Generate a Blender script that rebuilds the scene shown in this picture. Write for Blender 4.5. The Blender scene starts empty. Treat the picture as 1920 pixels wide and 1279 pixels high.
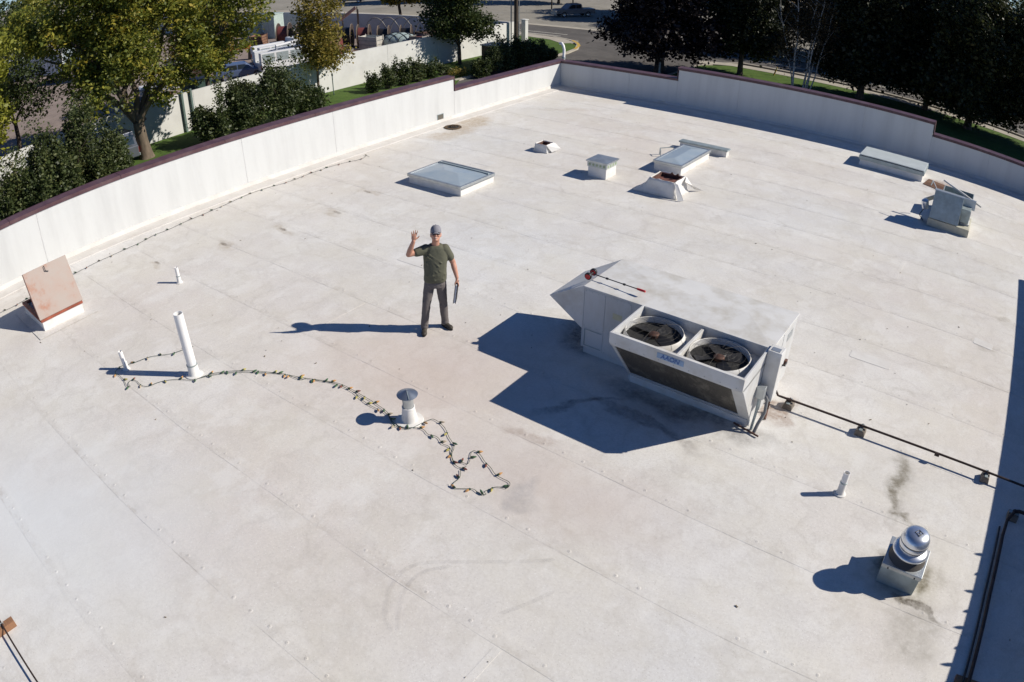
import bpy, bmesh, math, random
import numpy as np
from mathutils import Vector, Matrix, Euler

scene = bpy.context.scene
COL = scene.collection
R = math.radians
random.seed(7)

# ------------------------------------------------------------------ camera
cam_d = bpy.data.cameras.new('camera')
cam = bpy.data.objects.new('camera', cam_d)
COL.objects.link(cam)
cam_d.type = 'PANO'                      # wide drone lens with barrel distortion
lens = cam_d if hasattr(cam_d, 'panorama_type') else cam_d.cycles
lens.panorama_type = 'FISHEYE_LENS_POLYNOMIAL'
lens.fisheye_fov = R(170)
lens.fisheye_polynomial_k0 = 0.0
lens.fisheye_polynomial_k1 = -3.90766319e-02
lens.fisheye_polynomial_k2 = -1.92052109e-04
lens.fisheye_polynomial_k3 = 3.92463391e-05
lens.fisheye_polynomial_k4 = -1.43308220e-06
cam_d.sensor_width = 36.0
cam_d.sensor_fit = 'HORIZONTAL'
cam_d.clip_start = 0.05
cam_d.clip_end = 3000
c_r = Vector((0.8021362, 0.59713211, 0.00327872))
c_u = Vector((-0.31723946, 0.42148775, 0.84953352))
c_f = Vector((-0.50590181, 0.68248173, -0.52752445))
mw = Matrix((c_r, c_u, -c_f)).transposed().to_4x4()
mw.translation = Vector((0, 0, 6.26))
cam.matrix_world = mw
scene.camera = cam

# ------------------------------------------------------------------ world, sun, exposure
SUN_EL = R(35.9)
SUN_DIR = Vector((0.8196 * math.cos(SUN_EL), 0.573 * math.cos(SUN_EL), math.sin(SUN_EL))).normalized()
world = bpy.data.worlds.new('World')
scene.world = world
world.use_nodes = True
wn = world.node_tree
bg = wn.nodes['Background']
sky = wn.nodes.new('ShaderNodeTexSky')
sky.sky_type = 'NISHITA'
sky.sun_disc = False
sky.sun_elevation = SUN_EL
sky.sun_rotation = math.atan2(SUN_DIR.x, SUN_DIR.y)
sky.altitude = 1500
sky.air_density = 0.8
sky.dust_density = 0.0
sky.ozone_density = 10.0
wn.links.new(sky.outputs[0], bg.inputs[0])
bg.inputs[1].default_value = 0.08
sun_d = bpy.data.lights.new('sun', 'SUN')
sun_d.energy = 4.85
sun_d.angle = R(0.5)
sun_d.color = (1.0, 0.935, 0.835)
sun = bpy.data.objects.new('sun', sun_d)
COL.objects.link(sun)
sun.rotation_euler = SUN_DIR.to_track_quat('Z', 'Y').to_euler()
sun.location = (20, 20, 30)
scene.view_settings.view_transform = 'Standard'
scene.view_settings.look = 'None'
scene.view_settings.exposure = 0.19
scene.view_settings.gamma = 1.0
scene.view_settings.use_curve_mapping = False
scene.render.engine = 'CYCLES'
scene.cycles.use_denoising = True
scene.cycles.max_bounces = 8
scene.cycles.transparent_max_bounces = 16

# ------------------------------------------------------------------ helpers
ORG = {}

def tag(o, label=None, cat=None, group=None, kind=None):
    if label: o['label'] = label
    if cat: o['category'] = cat
    if group: o['group'] = group
    if kind: o['kind'] = kind
    return o

def thing(name, loc, label, cat, group=None, rz=0.0):
    o = bpy.data.objects.new(name, None)
    o.empty_display_size = 0.2
    o.location = loc
    o.rotation_euler = (0, 0, rz)
    COL.objects.link(o)
    ORG[o] = Vector(loc) if abs(rz) < 1e-9 else Vector((0, 0, 0))
    tag(o, label, cat, group)
    return o

def link_mesh(name, me, mat, parent=None):
    o = bpy.data.objects.new(name, me)
    COL.objects.link(o)
    if mat is not None and len(me.materials) == 0:
        for m in (mat if isinstance(mat, (list, tuple)) else [mat]):
            me.materials.append(m)
    if parent is not None:
        o.parent = parent
    ORG[o] = ORG.get(parent, Vector((0, 0, 0))) if parent is not None else Vector((0, 0, 0))
    return o

def copy_tree(o, parent=None):
    c = o.copy(); COL.objects.link(c)
    if parent is not None: c.parent = parent
    for ch in list(o.children): copy_tree(ch, c)
    return c

def basis(d):
    d = Vector(d).normalized()
    a = Vector((0, 0, 1)) if abs(d.z) < 0.9 else Vector((1, 0, 0))
    u = d.cross(a).normalized()
    return u, d.cross(u).normalized(), d

class MB:
    """collects geometry for one mesh"""
    def __init__(s): s.v = []; s.f = []; s.m = []; s.cur = 0
    def add(s, vs, fs):
        n = len(s.v); s.v += [tuple(q) for q in vs]
        for f in fs: s.f.append(tuple(i + n for i in f)); s.m.append(s.cur)
        return s
    def box(s, x0, x1, y0, y1, z0, z1):
        return s.add([(x0,y0,z0),(x1,y0,z0),(x1,y1,z0),(x0,y1,z0),(x0,y0,z1),(x1,y0,z1),(x1,y1,z1),(x0,y1,z1)],
                     [(0,3,2,1),(4,5,6,7),(0,1,5,4),(1,2,6,5),(2,3,7,6),(3,0,4,7)])
    def obox(s, c, ax, ay, az, hx, hy, hz):
        c = Vector(c); ax, ay, az = Vector(ax).normalized(), Vector(ay).normalized(), Vector(az).normalized()
        vs = [c + ax*hx*i + ay*hy*j + az*hz*k for k in (-1,1) for j in (-1,1) for i in (-1,1)]
        return s.add(vs, [(0,2,3,1),(4,5,7,6),(0,1,5,4),(1,3,7,5),(3,2,6,7),(2,0,4,6)])
    def prism(s, poly, axis, a, b):
        n = len(poly)
        def P(q, t):
            if axis == 'y': return (q[0], t, q[1])
            if axis == 'x': return (t, q[0], q[1])
            return (q[0], q[1], t)
        vs = [P(q, a) for q in poly] + [P(q, b) for q in poly]
        fs = [tuple(range(n))[::-1], tuple(range(n, 2*n))] + [(i, (i+1) % n, n+(i+1) % n, n+i) for i in range(n)]
        return s.add(vs, fs)
    def tube(s, pts, r, n=8, caps=True):
        pts = [Vector(q) for q in pts]; rs = r if isinstance(r, (list, tuple)) else [r]*len(pts)
        vs = []; u = None
        for i, q in enumerate(pts):
            d = (pts[min(i+1, len(pts)-1)] - pts[max(i-1, 0)])
            if d.length < 1e-9: d = Vector((0,0,1))
            d.normalize()
            if u is None: u, w, _ = basis(d)
            else:
                u = (u - d*u.dot(d))
                if u.length < 1e-6: u = basis(d)[0]
                u.normalize(); w = d.cross(u)
            for k in range(n):
                t = 2*math.pi*k/n
                vs.append(q + (u*math.cos(t) + w*math.sin(t))*rs[i])
        fs = []
        for i in range(len(pts)-1):
            for k in range(n):
                a = i*n+k; b = i*n+(k+1) % n
                fs.append((a, b, b+n, a+n))
        if caps: fs += [tuple(range(n))[::-1], tuple(range((len(pts)-1)*n, len(pts)*n))]
        return s.add(vs, fs)
    def lathe(s, c, prof, n=24, axis=(0,0,1), close=False):
        c = Vector(c); u, w, d = basis(axis)
        vs = []
        for r, h in prof:
            for k in range(n):
                t = 2*math.pi*k/n
                vs.append(c + d*h + (u*math.cos(t) + w*math.sin(t))*r)
        fs = []
        for i in range(len(prof)-1):
            for k in range(n):
                a = i*n+k; b = i*n+(k+1) % n
                fs.append((a, b, b+n, a+n))
        if close:
            fs += [tuple(range(n))[::-1], tuple(range((len(prof)-1)*n, len(prof)*n))]
        return s.add(vs, fs)
    def ellipsoid(s, c, rx, ry, rz, n=14, m=9, rot=None):
        c = Vector(c); vs = []; fs = []
        for i in range(m+1):
            ph = math.pi*i/m
            for k in range(n):
                t = 2*math.pi*k/n
                q = Vector((rx*math.sin(ph)*math.cos(t), ry*math.sin(ph)*math.sin(t), rz*math.cos(ph)))
                if rot is not None: q = rot @ q
                vs.append(c + q)
        for i in range(m):
            for k in range(n):
                a = i*n+k; b = i*n+(k+1) % n
                fs.append((a, a+n, b+n, b))
        return s.add(vs, fs)
    def build(s, name, mat, parent=None, smooth=0, bevel=0.0, seg=2, local=False):
        me = bpy.data.meshes.new(name)
        o_ = ORG.get(parent, Vector((0,0,0))) if (parent is not None and not local) else Vector((0,0,0))
        me.from_pydata([(a-o_.x, b-o_.y, c-o_.z) for a, b, c in s.v], [], s.f)
        if isinstance(mat, (list, tuple)):
            for m in mat: me.materials.append(m)
            me.polygons.foreach_set('material_index', s.m)
        else: me.materials.append(mat)
        bm = bmesh.new(); bm.from_mesh(me)
        bmesh.ops.remove_doubles(bm, verts=bm.verts, dist=1e-6)
        bmesh.ops.recalc_face_normals(bm, faces=bm.faces)
        bm.to_mesh(me); bm.free()
        if smooth:
            me.shade_smooth(); me.set_sharp_from_angle(angle=R(smooth))
        o = link_mesh(name, me, mat, parent)
        if bevel:
            b = o.modifiers.new('bevel', 'BEVEL'); b.width = bevel; b.segments = seg
            b.limit_method = 'ANGLE'; b.angle_limit = R(40)
            b.harden_normals = False
        return o

# ------------------------------------------------------------------ materials
class NT:
    def __init__(s, name):
        s.m = bpy.data.materials.new(name); s.m.use_nodes = True
        s.t = s.m.node_tree; s.N = s.t.nodes; s.b = s.N['Principled BSDF']
        s.pos = s.N.new('ShaderNodeNewGeometry').outputs['Position']
    def link(s, a, b): s.t.links.new(a, b)
    def val(s, sock, v):
        if hasattr(v, 'node'): s.link(v, sock)
        else: sock.default_value = v
    def noise(s, scale, detail=4, rough=0.55, vec=None, stretch=None):
        n = s.N.new('ShaderNodeTexNoise'); n.inputs['Scale'].default_value = scale
        n.inputs['Detail'].default_value = detail; n.inputs['Roughness'].default_value = rough
        v = vec if vec is not None else s.pos
        if stretch:
            mp = s.N.new('ShaderNodeMapping'); mp.inputs['Scale'].default_value = stretch
            s.link(v, mp.inputs['Vector']); v = mp.outputs[0]
        s.link(v, n.inputs['Vector']); return n.outputs['Fac']
    def ramp(s, fac, stops):
        n = s.N.new('ShaderNodeValToRGB'); cr = n.color_ramp
        while len(cr.elements) < len(stops): cr.elements.new(0.5)
        for e, (p, c) in zip(cr.elements, stops):
            e.position = p; e.color = (c, c, c, 1) if isinstance(c, (int, float)) else (*c, 1)
        s.val(n.inputs[0], fac); return n.outputs[0]
    def mix(s, fac, a, b, mode='MIX'):
        n = s.N.new('ShaderNodeMix'); n.data_type = 'RGBA'; n.blend_type = mode
        s.val(n.inputs[0], fac)
        for sock, v in ((n.inputs[6], a), (n.inputs[7], b)):
            if isinstance(v, tuple) and len(v) == 3: v = (*v, 1)
            s.val(sock, v)
        return n.outputs[2]
    def math(s, op, a, b=0.0, clamp=False):
        n = s.N.new('ShaderNodeMath'); n.operation = op; n.use_clamp = clamp
        s.val(n.inputs[0], a); s.val(n.inputs[1], b); return n.outputs[0]
    def bump(s, h, strength=0.3, dist=0.01):
        n = s.N.new('ShaderNodeBump'); n.inputs['Strength'].default_value = strength
        n.inputs['Distance'].default_value = dist; s.link(h, n.inputs['Height'])
        s.link(n.outputs[0], s.b.inputs['Normal'])
    def out(s, color, rough=0.6, metal=0.0, spec=0.4):
        s.val(s.b.inputs['Base Color'], (*color, 1) if isinstance(color, tuple) and len(color) == 3 else color)
        s.val(s.b.inputs['Roughness'], rough); s.val(s.b.inputs['Metallic'], metal)
        s.b.inputs['Specular IOR Level'].default_value = spec
        return s.m

def mk(name, col, rough=0.6, metal=0.0, var=0.12, scale=4.0, bump=0.0, bscale=60.0, dirt=None, dscale=1.5, damt=0.4, spec=0.4, stretch=None):
    t = NT(name)
    lo = tuple(c*(1-var) for c in col); hi = tuple(min(1, c*(1+var)) for c in col)
    f = t.noise(scale, 5, 0.6, stretch=stretch)
    c = t.ramp(f, [(0.3, lo), (0.7, hi)])
    if dirt is not None:
        d = t.ramp(t.noise(dscale, 6, 0.65, stretch=stretch), [(0.45, 0.0), (0.75, damt)])
        c = t.mix(d, c, dirt)
    if bump: t.bump(t.noise(bscale, 3), bump, 0.01)
    return t.out(c, rough, metal, spec)

M = {}
M['wall_white'] = None
t = NT('painted_concrete')
streak = t.noise(2.2, 5, 0.6, stretch=(1, 1, 0.12))
c = t.ramp(streak, [(0.3, (0.53, 0.535, 0.525)), (0.55, (0.59, 0.597, 0.585)), (0.75, (0.61, 0.617, 0.605))])
low = t.ramp(t.noise(5, 5, 0.7), [(0.55, 0.0), (0.8, 0.22)])
c = t.mix(low, c, (0.46, 0.455, 0.43))
t.bump(t.noise(90, 3), 0.12, 0.01)
M['wall_white'] = t.out(c, 0.85, 0, 0.2)
M['coping'] = mk('maroon_metal', (0.088, 0.043, 0.050), 0.45, 0.0, 0.18, 3, dirt=(0.20, 0.15, 0.15), dscale=2.5, damt=0.35)
M['sealant'] = mk('joint_sealant', (0.56, 0.56, 0.55), 0.9)
M['ext_wall'] = mk('outer_wall_paint', (0.55, 0.5, 0.43), 0.9)
M['pvc'] = mk('white_pvc', (0.80, 0.79, 0.77), 0.45, 0, 0.03, 6, dirt=(0.5, 0.47, 0.42), dscale=5, damt=0.2)
M['dark_hole'] = mk('dark_inside', (0.02, 0.02, 0.02), 0.9)
M['boot'] = mk('white_membrane_boot', (0.72, 0.71, 0.68), 0.7, 0, 0.05, 5, dirt=(0.45, 0.41, 0.36), dscale=4, damt=0.4)
M['unit_white'] = mk('white_enamel', (0.64, 0.635, 0.615), 0.5, 0, 0.05, 2, dirt=(0.40, 0.36, 0.28), dscale=2.4, damt=0.7)
M['unit_side'] = mk('white_enamel_panel', (0.57, 0.575, 0.57), 0.45, 0, 0.05, 3, dirt=(0.36, 0.33, 0.28), dscale=3, damt=0.6, stretch=(1, 1, 0.3))
t = NT('condenser_fins')
f = t.noise(40, 3, 0.6, stretch=(6, 0.4, 0.4))
c = t.ramp(f, [(0.3, (0.05, 0.046, 0.039)), (0.7, (0.12, 0.11, 0.094))])
d = t.ramp(t.noise(2.2, 6, 0.7, stretch=(1.6, 1, 0.7)), [(0.5, 0.0), (0.75, 0.75)])
c = t.mix(d, c, (0.33, 0.30, 0.245))
t.bump(f, 0.5, 0.01)
M['coil'] = t.out(c, 0.7, 0.3)
M['black_metal'] = mk('black_metal', (0.025, 0.025, 0.027), 0.5, 0.3, 0.3)
M['wire'] = mk('guard_wire', (0.05, 0.045, 0.04), 0.6, 0.3, 0.3)
M['galv'] = mk('galvanized_steel', (0.50, 0.53, 0.54), 0.42, 0.75, 0.18, 8, dirt=(0.35, 0.36, 0.35), dscale=4, damt=0.5)
M['galv_flat'] = mk('weathered_galvanized', (0.36, 0.42, 0.43), 0.5, 0.45, 0.15, 6, dirt=(0.24, 0.26, 0.23), dscale=5, damt=0.55)
M['alum'] = mk('spun_aluminium', (0.72, 0.74, 0.77), 0.32, 0.9, 0.06, 4)
t = NT('rusty_brown_paint')
f = t.noise(2.6, 6, 0.62)
c = t.ramp(f, [(0.40, (0.355, 0.30, 0.265)), (0.56, (0.36, 0.28, 0.24)), (0.68, (0.34, 0.185, 0.13)), (0.82, (0.33, 0.11, 0.055))])
t.bump(t.noise(60, 3), 0.2, 0.01)
M['hatch'] = t.out(c, 0.6, 0.1)
M['hatch_rim'] = mk('red_oxide_steel', (0.30, 0.085, 0.05), 0.6, 0.1, 0.3)
M['hatch_in'] = mk('hatch_insulation', (0.10, 0.09, 0.085), 0.9)
M['rust'] = mk('rust', (0.12, 0.06, 0.045), 0.85, 0.1, 0.4, 12)
M['rust_plate'] = mk('rusted_sheet', (0.17, 0.075, 0.06), 0.8, 0.1, 0.35, 9)
M['pipe_black'] = mk('black_iron_pipe', (0.05, 0.032, 0.026), 0.6, 0.3, 0.4, 14)
M['wood'] = mk('weathered_lumber', (0.27, 0.14, 0.075), 0.85, 0, 0.3, 18, stretch=(1, 6, 6))
M['block_dark'] = mk('rubber_support', (0.17, 0.145, 0.12), 0.9, 0, 0.3, 12)
M['cord_green'] = mk('green_cord', (0.02, 0.045, 0.022), 0.6)
M['cord_dark'] = mk('dark_cord', (0.03, 0.03, 0.03), 0.6)
for n, c in (('amber', (0.50, 0.27, 0.10)), ('green', (0.06, 0.13, 0.06)), ('red', (0.20, 0.07, 0.05)), ('yellow', (0.42, 0.37, 0.11)), ('faded', (0.42, 0.35, 0.25))):
    M['bulb_'+n] = mk('bulb_'+n, c, 0.25, 0, 0.1, 30, spec=0.6)
t = NT('frosted_glazing')
c = t.ramp(t.noise(1.6, 5, 0.6), [(0.3, (0.30, 0.37, 0.43)), (0.7, (0.40, 0.45, 0.47))])
M['glazing'] = t.out(c, 0.22, 0.0, 0.6)

# white roof membrane: stains and a painted sky-reflection tint, each in its place
t = NT('roof_membrane')
obi = t.N.new('ShaderNodeObjectInfo').outputs['Random']
big = t.noise(0.13, 3, 0.5)
c = t.ramp(big, [(0.34, (0.665, 0.67, 0.668)), (0.5, (0.675, 0.65, 0.615)), (0.66, (0.65, 0.60, 0.555))])
mid = t.ramp(t.noise(0.9, 6, 0.68), [(0.38, 0.0), (0.68, 0.34)])
c = t.mix(mid, c, (0.56, 0.525, 0.49))
pat = t.ramp(t.noise(0.35, 3, 0.75), [(0.50, 0.0), (0.58, 0.34)])
c = t.mix(pat, c, (0.745, 0.74, 0.715))
fine = t.ramp(t.noise(26, 5, 0.75), [(0.44, 0.0), (0.70, 0.42)])
c = t.mix(fine, c, (0.44, 0.42, 0.39))
spk = t.ramp(t.noise(60, 2, 0.5), [(0.64, 0.0), (0.72, 0.55)])
c = t.mix(spk, c, (0.30, 0.28, 0.25))
wsp = t.ramp(t.noise(43, 2, 0.5, stretch=(1, 1.3, 1)), [(0.62, 0.0), (0.70, 0.6)])
c = t.mix(wsp, c, (0.82, 0.82, 0.80))
for (sc_, dist, amt_, lo_) in ((0.42, 0.010, 0.20, 0.52), (0.75, 0.014, 0.15, 0.50), (1.5, 0.018, 0.10, 0.5)):
    n_ = t.noise(sc_, 5, 0.55)
    e_ = t.math('ABSOLUTE', t.math('SUBTRACT', n_, lo_))
    ring = t.ramp(e_, [(0.0, amt_), (dist, amt_*0.35), (dist*2.2, 0.0)])
    c = t.mix(ring, c, (0.40, 0.37, 0.33))
tint = t.ramp(t.noise(0.6, 5, 0.7, stretch=(1, 1.3, 1)), [(0.40, 0.0), (0.66, 0.30)])
c = t.mix(tint, c, (0.64, 0.60, 0.49))
pale = t.ramp(t.noise(1.1, 6, 0.75, stretch=(1.4, 1, 1)), [(0.52, 0.0), (0.62, 0.30)])
c = t.mix(pale, c, (0.77, 0.76, 0.735))
sh = t.math('MULTIPLY_ADD', obi, 0.05); sh.node.inputs[2].default_value = 0.975
wobble = t.N.new('ShaderNodeTexNoise'); wobble.inputs['Scale'].default_value = 1.7; wobble.inputs['Detail'].default_value = 5
t.link(t.pos, wobble.inputs['Vector'])
wv = t.N.new('ShaderNodeVectorMath'); wv.operation = 'MULTIPLY_ADD'
t.link(wobble.outputs['Color'], wv.inputs[0]); wv.inputs[1].default_value = (0.9, 0.9, 0); wv.inputs[2].default_value = (-0.45, -0.45, 0)
wp = t.N.new('ShaderNodeVectorMath'); wp.operation = 'ADD'
t.link(t.pos, wp.inputs[0]); t.link(wv.outputs[0], wp.inputs[1])
grain = t.noise(7, 6, 0.75)
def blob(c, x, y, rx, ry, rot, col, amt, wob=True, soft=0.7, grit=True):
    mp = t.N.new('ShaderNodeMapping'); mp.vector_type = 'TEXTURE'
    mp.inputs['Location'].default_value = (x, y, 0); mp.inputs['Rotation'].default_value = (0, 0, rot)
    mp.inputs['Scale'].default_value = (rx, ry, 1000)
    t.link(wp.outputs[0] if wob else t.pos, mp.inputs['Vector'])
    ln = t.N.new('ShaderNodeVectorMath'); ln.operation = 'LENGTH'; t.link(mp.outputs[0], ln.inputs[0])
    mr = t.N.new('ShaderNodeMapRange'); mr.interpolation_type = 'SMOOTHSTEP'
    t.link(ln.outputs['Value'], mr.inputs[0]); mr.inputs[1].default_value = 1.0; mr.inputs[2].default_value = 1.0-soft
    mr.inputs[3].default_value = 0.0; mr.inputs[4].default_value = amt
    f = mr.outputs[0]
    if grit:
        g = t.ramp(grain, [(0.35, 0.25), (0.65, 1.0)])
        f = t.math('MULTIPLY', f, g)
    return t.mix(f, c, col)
TAN = (0.36, 0.25, 0.13); OLV = (0.15, 0.13, 0.09); PNK = (0.54, 0.43, 0.37); DK = (0.14, 0.13, 0.12)
c = blob(c, -6.5, 6.6, 3.2, 2.4, 0.3, PNK, 0.5, soft=1.0, grit=False)
c = blob(c, -3.6, 5.6, 2.6, 1.3, 0.2, (0.50, 0.41, 0.36), 0.5, soft=1.0, grit=False)
c = blob(c, -15.2, 18.2, 0.75, 1.7, 0.25, TAN, 0.75)
c = blob(c, -15.0, 16.6, 0.6, 1.1, -0.5, TAN, 0.55)
c = blob(c, -13.7, 21.8, 1.6, 0.3, 0.6, TAN, 0.25)
for (x, y, s) in ((-13.4, 7.53, 0.20), (-12.97, 8.82, 0.20), (-12.73, 10.23, 0.20), (-13.14, 11.62, 0.20), (-13.85, 6.11, 0.16)):
    c = blob(c, x, y, s*2.6, s*0.8, -0.05, (0.36, 0.29, 0.20), 0.5)
    c = blob(c, x, y, s*1.0, s*0.35, -0.05, (0.13, 0.10, 0.07), 0.85, wob=False)
c = blob(c, 0.22, 8.35, 0.30, 0.8, 0.15, (0.26, 0.24, 0.19), 0.7)
c = blob(c, 0.25, 8.15, 0.17, 1.0, 0.12, OLV, 0.75)
c = blob(c, -8.6, 0.8, 4.5, 2.6, 0.5, (0.66, 0.685, 0.70), 0.75, soft=1.0, grit=False)  # cool tint painted in as sky reflection on the roof
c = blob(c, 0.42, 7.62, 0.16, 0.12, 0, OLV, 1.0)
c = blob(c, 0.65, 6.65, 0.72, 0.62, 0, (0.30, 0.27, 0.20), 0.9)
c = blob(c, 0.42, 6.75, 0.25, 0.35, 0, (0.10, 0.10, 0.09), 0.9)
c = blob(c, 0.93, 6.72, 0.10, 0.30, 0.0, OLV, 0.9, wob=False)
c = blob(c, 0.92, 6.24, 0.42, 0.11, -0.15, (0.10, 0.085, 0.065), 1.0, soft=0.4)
c = blob(c, 1.05, 5.85, 0.5, 0.6, 0, (0.40, 0.375, 0.33), 0.85)
c = blob(c, -1.1, 22.6, 0.6, 0.8, 0, (0.24, 0.12, 0.06), 0.7, soft=0.5)
c = blob(c, -0.6, 21.5, 1.0, 0.7, 0, TAN, 0.55)
c = blob(c, -0.9, 18.9, 0.5, 0.4, 0, DK, 0.8)
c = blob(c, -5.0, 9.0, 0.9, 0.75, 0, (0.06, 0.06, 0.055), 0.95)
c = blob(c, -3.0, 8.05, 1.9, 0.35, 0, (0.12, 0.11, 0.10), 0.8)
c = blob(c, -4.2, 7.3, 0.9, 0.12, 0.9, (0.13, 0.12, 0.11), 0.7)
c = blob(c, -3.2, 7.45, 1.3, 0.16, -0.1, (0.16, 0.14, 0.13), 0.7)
c = blob(c, -1.75, 8.9, 0.3, 0.55, 0, (0.24, 0.15, 0.10), 0.85)
c = blob(c, -4.3, 6.25, 0.5, 0.22, 0.3, (0.33, 0.25, 0.20), 0.6)
c = blob(c, -3.75, 5.3, 0.28, 0.35, 0.3, (0.33, 0.32, 0.32), 0.55)
c = blob(c, -0.2, 10.6, 0.35, 0.10, 0, (0.40, 0.37, 0.32), 0.6)
c = blob(c, 0.95, 13.1, 0.35, 0.10, 0, (0.40, 0.37, 0.32), 0.7)
c = blob(c, 1.2, 14.6, 0.3, 0.08, 0, (0.40, 0.37, 0.32), 0.7)
# grime collected along each lap
sy = t.N.new('ShaderNodeSeparateXYZ'); t.link(t.pos, sy.inputs[0])
k = t.math('ADD', sy.outputs[1], -3.385 + 1.3935*20); k = t.math('DIVIDE', k, 1.3935); k = t.math('FRACT', k)
gr = t.ramp(k, [(0.0, 1.0), (0.02, 0.75), (0.07, 0.40), (0.12, 0.0)])
gr = t.math('MULTIPLY', gr, t.ramp(t.noise(3.2, 6, 0.75, stretch=(1, 1.5, 1)), [(0.48, 0.0), (0.72, 0.75)]))
gr = t.math('MULTIPLY', gr, t.ramp(t.noise(0.25, 2), [(0.3, 0.25), (0.65, 1.0)]))
c = t.mix(gr, c, (0.36, 0.32, 0.27))
shm = t.N.new('ShaderNodeVectorMath'); shm.operation = 'SCALE'
t.link(c, shm.inputs[0]); t.link(sh, shm.inputs['Scale'])
hb = t.math('ADD', t.noise(130, 3), t.math('MULTIPLY', t.noise(9, 4), 1.2))
hb = t.math('ADD', hb, t.math('MULTIPLY', t.noise(2.2, 3, 0.5, stretch=(1, 0.35, 1)), 3.0))
t.bump(hb, 0.16, 0.02)
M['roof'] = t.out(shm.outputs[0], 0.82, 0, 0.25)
# ================================================================== the building that carries the roof
XL, XR, YB, YN, GZ = -16.14, 3.20, 24.98, -14.0, -6.0
HI, LO = 1.31, 0.91
bld = thing('flat_roofed_building', (-6.5, 5, GZ), 'white flat roofed building with maroon capped parapets around its roof', 'building')
MB().box(XL-0.29, XR+0.29, YN-0.29, YB+0.29, GZ, -0.25).build('outer_wall', M['ext_wall'], bld)
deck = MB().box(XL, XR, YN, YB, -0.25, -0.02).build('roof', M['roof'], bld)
SEAM0, SEAMD = 3.385, 1.3935
k0 = -12
ys = [SEAM0 + SEAMD*k for k in range(k0, 16)]
for i, y in enumerate(ys):
    y1 = ys[i+1] if i+1 < len(ys) else YB
    if y > YB-0.2: continue
    y1 = min(y1, YB); ya = max(y, YN)
    mb = MB()
    nx = 60
    xs = [XL + (XR-XL)*j/nx for j in range(nx+1)]
    rr = random.Random(i)
    wv = [0.010*math.sin(0.5*x+i*2.1)+0.006*math.sin(1.7*x+i)+rr.uniform(-0.003, 0.003) for x in xs]
    wz = [rr.uniform(-0.0005, 0.0015) for _ in xs]
    rows = [(0.0, 0.0), (0.0, 0.0013), (0.13, 0.0024), (0.19, 0.0008), ((y1-ya)+0.08, 0.0)]
    vs = []
    for (dy, z) in rows:
        for j, x in enumerate(xs):
            w = wv[j] if dy < 0.3 else 0
            vs.append((x, min(ya+dy+w, YB), z + (wz[j] if 0.0 < z else 0)))
    fs = []
    for a in range(len(rows)-1):
        for j in range(nx):
            q = a*(nx+1)+j
            fs.append((q, q+1, q+nx+2, q+nx+1))
    mb.add(vs, fs)
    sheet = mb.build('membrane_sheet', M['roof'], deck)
    # fastener plates telegraphing through along the lap
    fm = MB()
    x = XL + rr.uniform(0.1, 0.4)
    while x < XR and ya > -3:
        if rr.random() < 0.8: fm.lathe((x, ya+0.085+rr.uniform(-0.012, 0.012), 0.0062), [(0.028, -0.005), (0.021, -0.0018), (0.006, -0.0008)], 8)
        x += 0.305 + rr.uniform(-0.02, 0.02)
    if fm.v: tag(fm.build('fastener_plates', M['roof'], deck, smooth=60), kind='stuff')
# a few cross laps where one roll ends and the next begins
for (x, k) in ((-2.7, -1), (-9.0, 2), (-4.6, 3), (-11.5, 5), (-1.2, 8), (-6.3, 10)):
    y = SEAM0 + SEAMD*k
    MB().prism([(x, y+0.19), (x+0.09, y+0.19), (x+0.09, y+SEAMD-0.02), (x, y+SEAMD-0.02)], 'z', 0.0005, 0.0032).build('cross_lap', M['roof'], deck)
# base flashing strips along the parapets
M['flash'] = mk('base_flashing', (0.60, 0.575, 0.54), 0.8, 0, 0.06, 1.2, dirt=(0.42, 0.38, 0.33), dscale=2.2, damt=0.45, bump=0.1)
MB().prism([(XL-0.01, 0.0), (XL+0.46, 0.0), (XL+0.45, 0.0145), (XL+0.07, 0.0175), (XL+0.02, 0.09), (XL+0.004, 0.10), (XL-0.01, 0.10)], 'y', YN, YB).build('base_flashing', M['flash'], deck, bevel=0.003)
MB().prism([(YB+0.01, 0.0), (YB+0.01, 0.08), (YB-0.004, 0.08), (YB-0.02, 0.07), (YB-0.06, 0.0175), (YB-0.30, 0.0145), (YB-0.31, 0.0)], 'x', XL+0.47, XR).build('base_flashing', M['flash'], deck, bevel=0.003)
# parapets: tilt-up concrete panels with joints, each capped with metal
def parapet(axis, fixed, sgn, joints, hs):
    """axis 'y': wall runs along y at x=fixed; sgn = side on which the wall body lies"""
    for a, b, h in zip(joints[:-1], joints[1:], hs):
        g = 0.007
        f0, f1 = fixed, fixed + sgn*0.27
        lo, hi = min(f0, f1), max(f0, f1)
        mb = MB()
        if axis == 'y': mb.box(lo, hi, a+g, b-g, -0.24, h)
        else: mb.box(a+g, b-g, lo, hi, -0.24, h)
        mb.build('parapet_panel', M['wall_white'], bld, bevel=0.008)
    # sealant in the joints
    for q, h in zip(joints[1:-1], [min(x, y) for x, y in zip(hs[:-1], hs[1:])]):
        f0, f1 = fixed + sgn*0.004, fixed + sgn*0.2
        lo, hi = min(f0, f1), max(f0, f1)
        mb = MB()
        if axis == 'y': mb.box(lo, hi, q-0.0066, q+0.0066, -0.2, h-0.01)
        else: mb.box(q-0.0066, q+0.0066, lo, hi, -0.2, h-0.01)
        mb.build('joint_sealant', M['sealant'], bld)
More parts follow.
